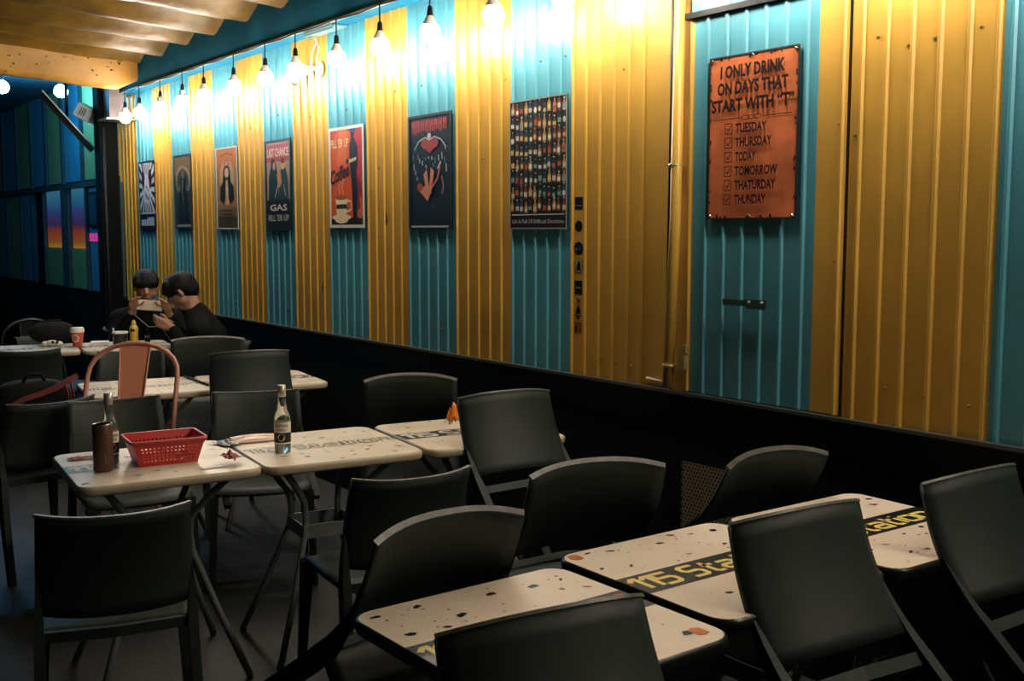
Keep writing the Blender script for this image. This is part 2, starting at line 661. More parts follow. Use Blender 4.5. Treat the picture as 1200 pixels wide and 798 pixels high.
m.lathe([(.0395, -.1765), (.046, -.192), (.049, -.210), (.045, -.231), (.033, -.249), (.014, -.259), (.001, -.26)], 14)
m.build('bulb', bulb_mat, b0)
BLAB = ['beside the dark post', 'above the ray poster', 'between the ray poster and the shrouded figure poster', 'above the shrouded figure poster',
        'between the shrouded figure and parchment posters', 'above the parchment poster', 'between the parchment and LAST CHANCE posters', 'beside the security camera',
        'above the coffee poster', 'between the coffee and winged heart posters', 'above the winged heart poster', 'between the winged heart and bottle posters']
b0['label'] = 'glowing string light bulb hanging ' + BLAB[0]
for i, y in enumerate(BY[1:], 1):
    c = copy_tree(b0)
    c.location = (BX, y, 2.706)
    c['label'] = ('glowing string light bulb hanging ' + BLAB[i]) if i < len(BLAB) else 'glowing string light bulb past the bottle poster towards the door and beyond'
# blue lamps of the far bay
blue_mat = mat('blue_glow', (.6, .9, 1, 1), .3, emit=(.10, .55, 1.0, 1), estr=BLUE_E)
bl0 = thing('blue_lamp', 'glowing blue lamp under the dark ceiling beyond the yellow fascia', 'lamp', (2.74, 11.0, 3.02), group='blue lamps in the far bay')
m = MB()
m.lathe([(.03, 0), (.03, -.03), (.02, -.09)], 12)
m.build('socket', DARK, bl0)
m = MB()
m.lathe([(.02, -.085), (.05, -.105), (.065, -.14), (.06, -.175), (.03, -.20), (.001, -.205)], 16)
m.build('bulb', blue_mat, bl0)
for x, y in ((2.22, 11.0), (1.70, 11.0), (1.18, 11.0)):
    c = copy_tree(bl0)
    c.location = (x, y, 3.02)

# ================================================================== POSTERS AND SIGNS
class Canvas:
    def __init__(self, w, h, y0):
        self.w, self.h, self.y = w, h, y0
        self.mb = MB()
        self.mats = []
        self.k = 0
        self.fix = None

    def poly(self, P, material):
        """P in unit poster coordinates (0..1, 0..1)"""
        if material not in self.mats:
            self.mats.append(material)
        self.k += 1
        Q = [((u - .5) * self.w, v * self.h) for u, v in P]
        self.mb.flat(Q, self.y - .00005 * (self.fix or self.k), self.mats.index(material))
        self.ty = self.y - .00005 * (self.k + 4)

    def rect(self, u0, v0, u1, v1, material):
        self.poly([(u0, v0), (u1, v0), (u1, v1), (u0, v1)], material)

    def el(self, u, v, ru, rv, material, rot=0, n=14):
        self.poly(ell(u, v, ru, rv, n, rot), material)

    def line(self, pts, w, material):
        for a, b in zip(pts[:-1], pts[1:]):
            ax, az = a[0] * self.w, a[1] * self.h
            bx, bz = b[0] * self.w, b[1] * self.h
            dx_, dz_ = bx - ax, bz - az
            L = math.hypot(dx_, dz_) or 1
            nx_, nz_ = -dz_ / L * w / 2, dx_ / L * w / 2
            self.poly([((ax + nx_) / self.w, (az + nz_) / self.h), ((bx + nx_) / self.w, (bz + nz_) / self.h),
                       ((bx - nx_) / self.w, (bz - nz_) / self.h), ((ax - nx_) / self.w, (az - nz_) / self.h)], material)

    def done(self, parent):
        return self.mb.build('print', self.mats, parent)


def wall_board(name, label, cat, yl, yr, zb, zt, framecol, fw=.010, group='posters along the striped wall', depth=.004):
    w, h = yl - yr, zt - zb
    t = thing(name, label, cat, (WX - .0085, (yl + yr) / 2, zb), -PI / 2, group)
    m_ = MB()
    m_.box((0, -depth / 2, h / 2), (w, depth, h))
    m_.build('backing', DARK, t)
    m_ = MB()
    f = depth + .0025
    m_.box((-w / 2 + fw / 2, -f / 2, h / 2), (fw, f, h))
    m_.box((w / 2 - fw / 2, -f / 2, h / 2), (fw, f, h))
    m_.box((0, -f / 2, fw / 2), (w - 2 * fw, f, fw))
    m_.box((0, -f / 2, h - fw / 2), (w - 2 * fw, f, fw))
    m_.build('frame', framecol, t)
    return t, Canvas(w - fw * 1.4, h, -depth - .0002), w, h


FRB = mat('frame_black', (.015, .018, .02, 1), .35)
FRW = mat('frame_white', (.62, .60, .52, 1), .4)
FRS = mat('frame_silver', (.35, .36, .34, 1), .35, metal=.5)

# 1 radial black and white
t, c, w, h = wall_board('poster', 'black and white poster of bold radiating rays, nearest the dark post', 'poster', 9.53, 9.115, 1.557, 2.14, FRB)
K, Wt, Rd = pm(18, 20, 30), pm(205, 215, 225), pm(70, 25, 40)
c.rect(0, 0, 1, 1, Wt)
for k in range(20):
    a0, a1 = 2 * PI * k / 20, 2 * PI * (k + .48) / 20
    P = [(.5 + .10 * math.cos((a0 + a1) / 2), .62 + .08 * math.sin((a0 + a1) / 2))]
    for a in (a0, a1):
        rr = 2.0
        x, y = math.cos(a), math.sin(a)
        s_ = min(.5 / max(abs(x), 1e-6), (.38 if y > 0 else .36) / max(abs(y), 1e-6))
        P.append((.5 + x * s_, .62 + y * s_))
    c.poly(P, K)
c.el(.5, .58, .30, .20, Wt)
c.el(.28, .74, .10, .14, Rd, .15)
c.el(.72, .74, .10, .14, Rd, -.15)
c.el(.5, .62, .17, .20, Wt)
c.line([(.42, .66), (.62, .56)], .012, K)
c.line([(.36, .52), (.58, .44), (.66, .52)], .016, K)
c.line([(.30, .58), (.52, .50)], .010, K)
c.rect(0, 0, 1, .24, pm(28, 24, 30))
for k in range(8):
    c.rect(.08 + k * .107, .07, .08 + k * .107 + .075, .19 if k > 3 else .16, Wt)
c.done(t)
# 2 hooded figure
t, c, w, h = wall_board('poster', 'dark poster of a shrouded figure under a pale halo', 'poster', 8.64, 8.25, 1.568, 2.145, FRB)
c.rect(0, 0, 1, 1, pm(40, 62, 70))
c.rect(0, .72, 1, 1, pm(112, 92, 60))
c.el(.5, .66, .44, .20, pm(150, 140, 110))
c.el(.5, .64, .36, .17, pm(60, 62, 58))
c.poly([(.5, .84), (.72, .62), (.80, .30), (.88, .05), (.12, .05), (.20, .30), (.28, .62)], pm(22, 30, 36))
c.el(.5, .74, .09, .06, pm(110, 104, 90))
c.line([(.5, .66), (.44, .50), (.52, .36)], .012, pm(150, 150, 140))
c.el(.30, .56, .06, .05, pm(90, 100, 96))
c.el(.72, .56, .06, .05, pm(90, 100, 96))
for k in range(9):
    c.line([(.18 + k * .08, .44 - .03 * (k % 3)), (.17 + k * .08, .12)], .004, pm(52, 84, 96))
c.el(.82, .42, .06, .04, pm(96, 40, 60))
c.rect(.1, .03, .9, .06, pm(150, 150, 146))
c.done(t)
# 3 lady with halo
t, c, w, h = wall_board('poster', 'tan parchment poster of a praying long-haired figure in a black coat', 'poster', 7.74, 7.34, 1.566, 2.147, FRW, fw=.008)
c.rect(0, 0, 1, 1, pm(150, 112, 72))
c.rect(0, .74, 1, 1, pm(176, 108, 52))
c.el(.5, .62, .36, .24, pm(184, 150, 106))
c.rect(0, 0, 1, .16, pm(70, 62, 48))
c.rect(0, .16, 1, .26, pm(112, 92, 64))
c.line([(.2, .9), (.5, .925), (.8, .9)], .012, pm(140, 60, 30))
c.el(.5, .80, .13, .055, pm(150, 60, 44))
c.el(.5, .80, .08, .035, pm(190, 150, 110))
c.el(.5, .68, .18, .10, pm(30, 20, 18))
c.poly([(.34, .70), (.66, .70), (.72, .48), (.28, .48)], pm(30, 20, 18))
c.el(.5, .69, .10, .06, pm(206, 172, 136))
c.poly([(.36, .60), (.64, .60), (.82, .52), (.84, .36), (.66, .30), (.60, .36), (.40, .36), (.34, .30), (.16, .36), (.18, .52)], pm(24, 26, 26))
c.poly([(.45, .60), (.55, .60), (.58, .30), (.42, .30)], pm(190, 160, 124))
c.el(.5, .48, .06, .05, pm(214, 180, 146))
for k in range(4):
    c.rect(.22 + .02 * k, .22 - .045 * k, .78 - .02 * k, .235 - .045 * k, pm(50, 42, 32))
c.done(t)
# 4 last chance gas
t, c, w, h = wall_board('poster', 'black framed poster with a red banner reading LAST CHANCE over two figures', 'poster', 6.86, 6.46, 1.556, 2.143, FRB, fw=.014)
c.rect(0, 0, 1, 1, pm(24, 30, 32))
c.rect(.04, .34, .96, .97, pm(160, 142, 116))
c.rect(.06, .76, .94, .95, pm(168, 66, 62))
c.poly([(.10, .34), (.12, .60), (.26, .76), (.42, .74), (.50, .60), (.52, .34)], pm(26, 50, 54))
c.el(.30, .74, .09, .06, pm(30, 24, 24))
c.el(.34, .71, .05, .045, pm(196, 150, 112))
c.poly([(.52, .34), (.54, .58), (.64, .68), (.82, .68), (.90, .56), (.92, .34)], pm(36, 64, 62))
c.el(.70, .72, .08, .055, pm(200, 156, 118))
c.el(.70, .765, .09, .03, pm(120, 40, 34))
c.poly([(.44, .62), (.60, .66), (.66, .52), (.52, .46)], pm(190, 130, 70))
c.line([(.36, .36), (.56, .58)], .010, pm(180, 170, 150))
c.line([(.72, .50), (.80, .38)], .008, pm(180, 180, 170))
c.done(t)
text_fit('LAST CHANCE', w * .82, h * .095, pm(226, 206, 190), t, 0, c.ty, h * .815)
text_fit('GAS', w * .66, h * .07, pm(200, 196, 184), t, 0, c.ty, h * .22)
text_fit("FILL 'ER UP", w * .8, h * .07, pm(176, 176, 168), t, 0, c.ty, h * .105)
# 5 coffee
t, c, w, h = wall_board('poster', 'orange coffee poster with a white cup and a tall figure in black', 'poster', 5.925, 5.495, 1.57, 2.155, FRW, fw=.018)
c.rect(0, 0, 1, 1, pm(206, 84, 30))
c.poly([(.62, 1), (1, 1), (1, .30), (.74, .30)], pm(186, 40, 42))
c.poly([(0, 1), (.25, 1), (.05, .80), (0, .80)], pm(186, 50, 30))
c.poly([(.30, 1), (.55, 1), (.50, .60), (.20, .62)], pm(222, 110, 34))
c.rect(0, 0, 1, .10, pm(26, 20, 18))
c.poly([(.66, .88), (.74, .88), (.84, .80), (.86, .66), (.82, .56), (.84, .30), (.80, .08), (.70, .08), (.68, .30), (.64, .52), (.60, .66), (.60, .80)], pm(16, 18, 18))
c.poly([(.78, .56), (.94, .42), (.96, .30), (.86, .36), (.82, .10), (.92, .10)], pm(120, 30, 40))
c.el(.70, .915, .055, .04, pm(40, 26, 20))
c.el(.70, .96, .10, .03, pm(60, 70, 150))
c.poly([(.52, .63), (.80, .66), (.82, .69), (.56, .67)], pm(214, 196, 160))
c.el(.54, .655, .05, .025, pm(40, 24, 16))
c.el(.90, .14, .07, .05, pm(196, 110, 80))
cream = pm(226, 210, 168)
c.el(.34, .105, .30, .032, cream)
c.el(.34, .075, .20, .03, cream)
c.poly([(.15, .30), (.53, .30), (.49, .12), (.19, .12)], cream)
c.el(.34, .30, .19, .022, pm(150, 90, 40))
c.line([(.53, .27), (.64, .26), (.64, .18), (.50, .16)], .012, cream)
c.rect(.18, .19, .51, .235, pm(40, 40, 36))
c.line([(.30, .34), (.26, .40), (.32, .46)], .007, pm(236, 190, 120))
c.line([(.40, .34), (.36, .40), (.42, .48)], .007, pm(236, 190, 120))
c.done(t)
text_fit("FILL 'ER UP", w * .52, h * .085, pm(232, 208, 150), t, -.078, c.ty, h * .80)
text_fit('Coffee', w * .56, h * .135, pm(20, 16, 14), t, -.072, c.ty - .0002, h * .48, rotp=.22, shear=.35, bold=.025)
# 6 dark heart poster
t, c, w, h = wall_board('poster', 'black framed dark blue poster with red dripping letters and a winged heart', 'poster', 5.005, 4.585, 1.562, 2.148, FRB, fw=.014)
c.rect(0, 0, 1, 1, pm(16, 34, 44))
redp = pm(150, 62, 62)
for k in range(8):
    u = .07 + k * .108
    c.rect(u, .86, u + .035, .95, redp)
    c.rect(u + .055, .84 + .01 * (k % 3), u + .09, .95, redp)
    c.rect(u, .90, u + .09, .95 if k % 2 else .93, redp)
    c.poly([(u + .01, .86), (u + .035, .86), (u + .022, .80 + .015 * (k % 4))], redp)
c.el(.42, .745, .12, .045, redp)
c.el(.60, .745, .12, .045, redp)
c.poly([(.31, .73), (.71, .73), (.51, .66)], redp)
wp = pm(176, 186, 186)
c.line([(.14, .70), (.24, .77), (.40, .80), (.5, .775)], .006, wp)
c.line([(.90, .70), (.78, .77), (.62, .80), (.5, .775)], .006, wp)
c.el(.5, .81, .045, .025, wp)
for k, (u, v, l) in enumerate([(.10, .66, .05), (.12, .58, .06), (.16, .52, .04), (.22, .66, .05), (.26, .62, .04), (.33, .60, .04), (.40, .63, .03), (.48, .63, .02), (.56, .63, .03), (.64, .62, .05),
                               (.72, .64, .05), (.80, .66, .06), (.86, .62, .05), (.90, .56, .07), (.20, .46, .03), (.14, .72, .03), (.88, .72, .04), (.42, .56, .03), (.60, .57, .03)]):
    c.line([(u, v), (u + .01, v - l)], .008, wp if k % 3 else pm(90, 130, 150))
skin = pm(196, 130, 104)
c.poly([(.36, .48), (.44, .52), (.52, .30), (.46, .26)], skin)
c.poly([(.54, .54), (.62, .50), (.54, .30), (.48, .30)], skin)
c.poly([(.24, .34), (.40, .38), (.52, .30), (.46, .24), (.34, .30)], skin)
c.el(.27, .37, .07, .035, pm(150, 70, 50))
c.line([(.56, .36), (.70, .44), (.76, .54)], .014, pm(180, 90, 90))
c.line([(.70, .52), (.78, .58)], .012, wp)
c.line([(.80, .46), (.84, .36), (.80, .30)], .010, pm(170, 110, 110))
c.line([(.60, .24), (.58, .17)], .006, pm(60, 90, 90))
c.rect(.05, .012, .95, .03, pm(170, 176, 172))
c.done(t)
# 7 bottle wall
t, c, w, h = wall_board('poster', 'glossy poster packed with rows of small beer bottles above a black caption strip', 'poster', 4.096, 3.676, 1.560, 2.14, FRS, fw=.006)
c.rect(0, 0, 1, 1, pm(10, 14, 14))
random.seed(21)
pal = [pm(30, 60, 44), pm(96, 62, 34), pm(150, 120, 84), pm(40, 70, 84), pm(120, 60, 36), pm(70, 80, 70), pm(26, 40, 34), pm(160, 130, 60)]
labs = [pm(190, 186, 170), pm(200, 170, 110), pm(170, 70, 50), pm(120, 150, 150), pm(220, 214, 200)]
rows = 8
for r_ in range(rows):
    for k in range(12):
        u = .045 + k * .083 + random.uniform(-.008, .008)
        v = .135 + r_ * .107 + random.uniform(-.010, .010)
        hgt = random.uniform(.075, .118)
        b_ = random.choice(pal)
        bw = .030
        c.fix = 3
        c.poly([(u - bw, v), (u + bw, v), (u + bw, v + hgt * .55), (u + .012, v + hgt * .72), (u + .012, v + hgt), (u - .012, v + hgt), (u - .012, v + hgt * .72), (u - bw, v + hgt * .55)], b_)
        l_ = random.choice(labs)
        c.fix = 5
        if random.random() < .5:
            c.rect(u - bw * .9, v + hgt * .12, u + bw * .9, v + hgt * .45, l_)
        else:
            c.el(u, v + hgt * .30, bw * .85, hgt * .20, l_, n=8)
        c.rect(u - .012, v + hgt * .92, u + .012, v + hgt, random.choice(labs))
c.k = 6
c.rect(.03, .108, .97, .116, pm(190, 190, 184))
c.done(t)
text_fit('Life Is Full Of Difficult Decisions', w * .9, h * .032, pm(190, 190, 184), t, 0, c.ty, h * .045, bold=.0)
# 8 orange sign
t, c, w, h = wall_board('wall_sign', 'rusty orange metal sign about days that start with T, on the teal door', 'sign', 2.843, 2.432, 1.593, 2.178, mat('sign_edge', (.03, .02, .015, 1), .4), fw=.006, depth=.002, group=None)
t.location.x = WX - .0148
SIGN = mat('sign_orange', srgb(206, 116, 74), .25, var=.35, vscale=9, coat=.3)
c.rect(0, 0, 1, 1, SIGN)
random.seed(5)
rust = pm(44, 24, 18)
for k in range(46):
    e_ = k % 4
    a = random.random()
    b_ = abs(random.gauss(0, .012))
    if random.random() < .6:
        a = a ** 3 if random.random() < .5 else 1 - a ** 3
    u, v = [(a, b_), (a, 1 - b_), (b_, a), (1 - b_, a)][e_]
    c.el(min(.985, max(.015, u)), min(.985, max(.015, v)), random.uniform(.006, .022), random.uniform(.004, .014), rust, random.uniform(0, 3), 7)
INK = pm(30, 20, 20)
c.line([(.05, .615), (.38, .615)], .003, INK)
c.line([(.62, .615), (.95, .615)], .003, INK)
for u in (.43, .5, .57):
    P = ell(u, .615, .045, .012, 16)
    c.line(P + [P[0]], .003, INK)
for k in range(6):
    v = .525 - k * .0865
    P = [(.20, v), (.285, v), (.285, v + .06), (.20, v + .06)]
    c.line(P + [P[0]], .003, INK)
    c.line([(.222, v + .032), (.24, v + .014), (.272, v + .05)], .004, INK)
c.done(t)
for txt, z_, wd in (('I ONLY DRINK', .868, .72), ('ON DAYS THAT', .768, .79), ('START WITH \u201cT\u201d', .665, .92)):
    text_fit(txt, w * wd, h * .074, INK, t, .002, c.ty, h * z_ - .002, bold=.042)
for k, (txt, wd) in enumerate((('TUESDAY', .35), ('THURSDAY', .41), ('TODAY', .235), ('TOMORROW', .475), ('THATURDAY', .46), ('THUNDAY', .355))):
    text_fit(txt, w * wd, h * .056, INK, t, -w / 2 + w * .33, c.ty, h * (.528 - k * .0865), 'LEFT', bold=.036)
for bx, bz in ((-.19, .012), (.19, .012), (-.19, h - .012), (.19, h - .012), (0, .010), (0, h - .010)):
    m = MB()
    m.lathe([(.006, 0), (.006, .002), (.003, .004)], 10)
    q = m.build('nail', CHROME, t)
    q.rotation_euler = (PI / 2, 0, 0)
    q.location = (bx, -.0045, bz)

# stickers in a column on the wide yellow sheet
def sticker(label, y, z, polys):
    t_ = thing('sticker', label, 'sticker', (WX - .0005, y, z), -PI / 2, 'stickers on the yellow sheet')
    mm = MB()
    mats_ = []
    for k, (P, mt_) in enumerate(polys):
        if mt_ not in mats_:
            mats_.append(mt_)
        mm.flat(P, -.0006 - .0003 * k, mats_.index(mt_))
    mm.build('print', mats_, t_)


def sq(x0, z0, x1, z1):
    return [(x0, z0), (x1, z0), (x1, z1), (x0, z1)]


NV, BKS, TN, RDS = pm(22, 30, 38), pm(14, 18, 18), pm(150, 140, 100), pm(150, 60, 40)
SY = 3.609
sticker('dark square sticker with a pale line, topmost of the sticker column', SY, 1.670, [(sq(-.026, -.026, .026, .026), NV), (sq(-.022, -.012, .022, -.008), TN)])
sticker('plain dark oval sticker below the square one', SY, 1.572, [(ell(0, 0, .025, .024), BKS), (ell(0, 0, .014, .014), NV)])
sticker('dark round sticker with a blue centre and ragged rim', SY, 1.477, [(ell(0, 0, .032, .029, 9), BKS), (ell(.006, .002, .013, .013), pm(30, 56, 84)), (ell(-.018, -.004, .006, .006), TN)])
sticker('pale round sticker with a dark figure inside', SY, 1.403, [(ell(0, 0, .032, .036), pm(96, 92, 62)), (ell(0, 0, .027, .031), TN), ([(-.014, -.02), (.012, -.022), (.016, .004), (.002, .022), (-.008, .008)], BKS)])
sticker('dark rectangular sticker with faint white writing', SY, 1.308, [(sq(-.025, -.030, .025, .030), BKS), (sq(-.016, -.004, .016, .002), TN)])
sticker('tiny torn yellowish sticker remnant', SY, 1.252, [([(-.016, -.008), (.012, -.012), (.016, .006), (-.012, .012)], pm(120, 84, 30)), (ell(-.014, -.004, .004, .004), WHITE)])
sticker('dark tree-shaped sticker with a pale stripe', SY, 1.201, [([(-.024, -.018), (.024, -.018), (.014, 0), (.018, .004), (0, .036), (-.018, .004), (-.014, 0)], BKS), (sq(-.022, -.012, .022, -.008), TN), (ell(0, -.024, .010, .008), BKS)])
sticker('red and black sticker of small figures, lowest of the column', SY, 1.133, [(sq(-.026, -.024, .026, .026), pm(150, 110, 60)), (sq(-.02, .014, .022, .024), RDS), ([(-.022, -.02), (-.008, -.02), (-.004, .008), (-.018, .01)], BKS), ([(.006, -.02), (.022, -.018), (.018, .008), (.004, .004)], RDS)])
# little drop stickers on other yellow sheets
for y, z, lab in ((5.28, 1.62, 'small dark drop-shaped sticker between the coffee poster and the dark poster'), (6.045, 1.21, 'small black and white flower sticker on the lower yellow sheet')):
    t_ = thing('sticker', lab, 'sticker', (WX - .0005, y, z), -PI / 2, 'lone stickers on the wall')
    mm = MB()
    mm.flat([(0, .05), (.026, -.005), (.018, -.035), (-.018, -.035), (-.026, -.005)], -.0006, 0)
    mm.flat(ell(0, -.008, .009, .012), -.0009, 1)
    mm.build('print', [BKS, TN], t_)

# yellow pipe with clamps
pp = thing('wall_pipe', 'yellow painted vertical pipe clamped to the wall beside the door', 'pipe', (WX - .03, 2.997, .0))
m = MB()
m.tube([(0, .028, ZB + .015), (0, .0, 1.6), (0, -.012, 2.70)], .022, 12)
m.build('pipe', YEL, pp)
m = MB()
m.tube([(-.004, .034, ZB + .02), (-.004, .03, 1.6), (-.004, .022, 2.70)], .007, 6)
m.build('cable', DARK, pp)
for z in (1.80, 1.03):
    m = MB()
    m.lathe([(.026, -.006), (.029, 0), (.026, .006)], 14, (0, .004 if z > 1.5 else .022, z))
    m.box((.012, .036, z), (.02, .03, .012))
    m.build('clamp', mat('clamp', (.45, .34, .14, 1), .35, metal=.5), pp)
m = MB()
m.box((.008, -.055, 1.10), (.02, .022, .03))
m.build('latch', MATS['clamp'], pp)
m = MB()
m.box((.004, -.048, 1.05), (.02, .034, .05))
m.build('latch_plate', MATS['clamp'], pp)
m = MB()
m.tube([(WX - .006, 3.04, ZB + .022), (WX - .006, 3.17, ZB + .030)], .005, 6)
tag(m.build('wire', mat('pale_wire', (.55, .48, .34, 1), .4)), 'short pale wire lying along the wall sill beside the pipe', 'wire')

# bullet security camera
sc = thing('security_camera', 'white bullet security camera on the yellow stripe under the beam', 'camera', (WX - .014, 6.02, 2.515), -PI / 2)
m = MB()
m.lathe([(.045, 0), (.045, .012), (.02, .022)], 16)
q = m.build('mount', WHITE, sc)
q.rotation_euler = (PI / 2, 0, 0)
m = MB()
m.tube([(0, -.02, 0), (-.01, -.06, .005), (-.035, -.085, 0)], .012, 8)
m.build('arm', WHITE, sc)
m = MB()
ax = Vector((-.72, -.35, -.50)).normalized()
p0 = Vector((-.02, -.080, .006))
m.tube([p0, p0 + ax * .02, p0 + ax * .115], [.026, .036, .036], 14)
m.build('body', WHITE, sc)
m = MB()
m.tube([p0 + ax * .09, p0 + ax * .130], [.039, .040], 14)
m.build('hood', WHITE, sc)
m = MB()
m.tube([p0 + ax * .115, p0 + ax * .132], [.030, .030], 14)
m.build('lens', BLK, sc)
m = MB()
m.tube([(-.02, -.05, .02), (-.05, -.03, .10), (-.01, -.02, .15), (-.03, -.02, .185)], .004, 6)
m.tube([(.01, -.03, .03), (.02, -.02, .12), (-.01, -.02, .185)], .003, 6)
m.build('wires', WHITEP, sc)
m = MB()
m.box((2.94, 5.86, 2.716), (.10, .36, .010))
m.box((2.90, 5.86, 2.708), (.012, .36, .024))
tag(m.build('cable_bracket', mat('bracket_teal', (.16, .33, .36, 1), .4)), 'pale metal strip bracket under the beam above the security camera', 'bracket')

# perforated sheet on the black dado
pf = thing('perforated_panel', 'brownish perforated metal panel low on the black wall behind the tables', 'panel', (WX - .014, 2.955, .20), -PI / 2)
m = MB()
pw, ph_ = .42, .476
px_ = .0167
nxh, nzh = int(pw / px_), int(ph_ / (px_ * .87))
for j in range(nzh):
    for i in range(nxh):
        x0 = i * px_ + (px_ / 2 if j % 2 else 0)
        z0 = j * px_ * .87
        cx_, cz_ = x0 + px_ / 2, z0 + px_ * .435
        O = [(x0, z0), (x0 + px_, z0), (x0 + px_, z0 + px_ * .87), (x0, z0 + px_ * .87)]
        O = [O[0], ((O[0][0] + O[1][0]) / 2, z0), O[1], O[2], ((O[2][0] + O[3][0]) / 2, O[2][1]), O[3]]
        I = [(cx_ + .0054 * math.cos(a), cz_ + .0054 * math.sin(a)) for a in (math.radians(220), math.radians(270), math.radians(320), math.radians(40), math.radians(90), math.radians(140))]
        V = [(x, -.004, z) for x, z in O] + [(x, -.004, z) for x, z in I]
        m.quadmesh(V, [(k, (k + 1) % 6, 6 + (k + 1) % 6, 6 + k) for k in range(6)])
m.build('perforated_sheet', mat('perf', (.42, .36, .20, 1), .45, metal=.3), pf)
m = MB()
m.bbox((0, -.002, 0), (pw, 0, ph_))
m.build('backing', BLK, pf)

# far equipment on the post: floodlight and tilted screen
fl = thing('floodlight', 'grey-white floodlight on an arm fixed to the dark post', 'floodlight', (2.70, 10.05, 2.57))
m = MB()
rot = Matrix.Rotation(YAW * -1, 3, 'Z') @ Matrix.Rotation(math.radians(28), 3, 'Y')
m.box((0, 0, .02), (.15, .12, .13), 0, rot)
m.build('housing', mat('flood_grey', (.34, .40, .44, 1), .45), fl, bevel=.012)
m = MB()
for k in range(3):
    m.box(rot @ Vector((-.02 + .02 * k, -.062, 0)) + Vector((0, 0, .02)), (.006, .006, .07), 0, rot)
m.build('fins', MATS['dark_metal'], fl)
m = MB()
m.tube([(.03, -.02, -.05), (.06, -.08, -.08), (.12, -.15, -.10)], .018, 8)
m.build('arm', MATS['flood_grey'], fl)
tv = thing('tilted_screen', 'flat dark panel with a pale rim tilted under the blue lamps', 'screen', (2.60, 10.17, 2.52))
a_ = Vector((.229, -.21, -.339)).normalized()
v_ = (Vector((2.6, 10.17, 2.52)) - EYE).normalized()
n_ = a_.cross(v_).normalized()
b_ = n_.cross(a_)
rot = Matrix((a_, b_, n_)).transposed()
m = MB()
m.box((0, 0, 0), (.46, .62, .012), 0, rot)
m.build('rim', mat('rim_grey', (.36, .44, .46, 1), .35), tv)
m = MB()
m.box(tuple(n_ * .03 * (-1 if n_.z > 0 else 1)), (.44, .58, .05), 0, rot)
m.build('body', DARK, tv)
m = MB()
m.tube([(0, .1, .02), (0, .1, .50)], .015, 8)
m.build('hanger', DARK, tv)

# ================================================================== FURNITURE
def at(x, y, z):
    d = F + R * ((x - 600) / FPX) - U * ((y - 399) / FPX)
    return EYE + d * ((z - EYE.z) / d.z)


# ---- resin chair: front feet on the local x axis, facing -y
CH_T = (.49, .80)
PROF = [(.50, 0), (.468, .14), (.435, .30), (.414, .44), (.412, .52), (.424, .62), (.448, .71), (.49, .80)]


def prof_at(z):
    for (y0, z0), (y1, z1) in zip(PROF[:-1], PROF[1:]):
        if z <= z1:
            t_ = (z - z0) / (z1 - z0)
            return y0 + (y1 - y0) * t_
    return PROF[-1][0]


def chw(z):
    return .228 - .012 * min(1, z / .44) - .016 * max(0, (z - .44) / .36)


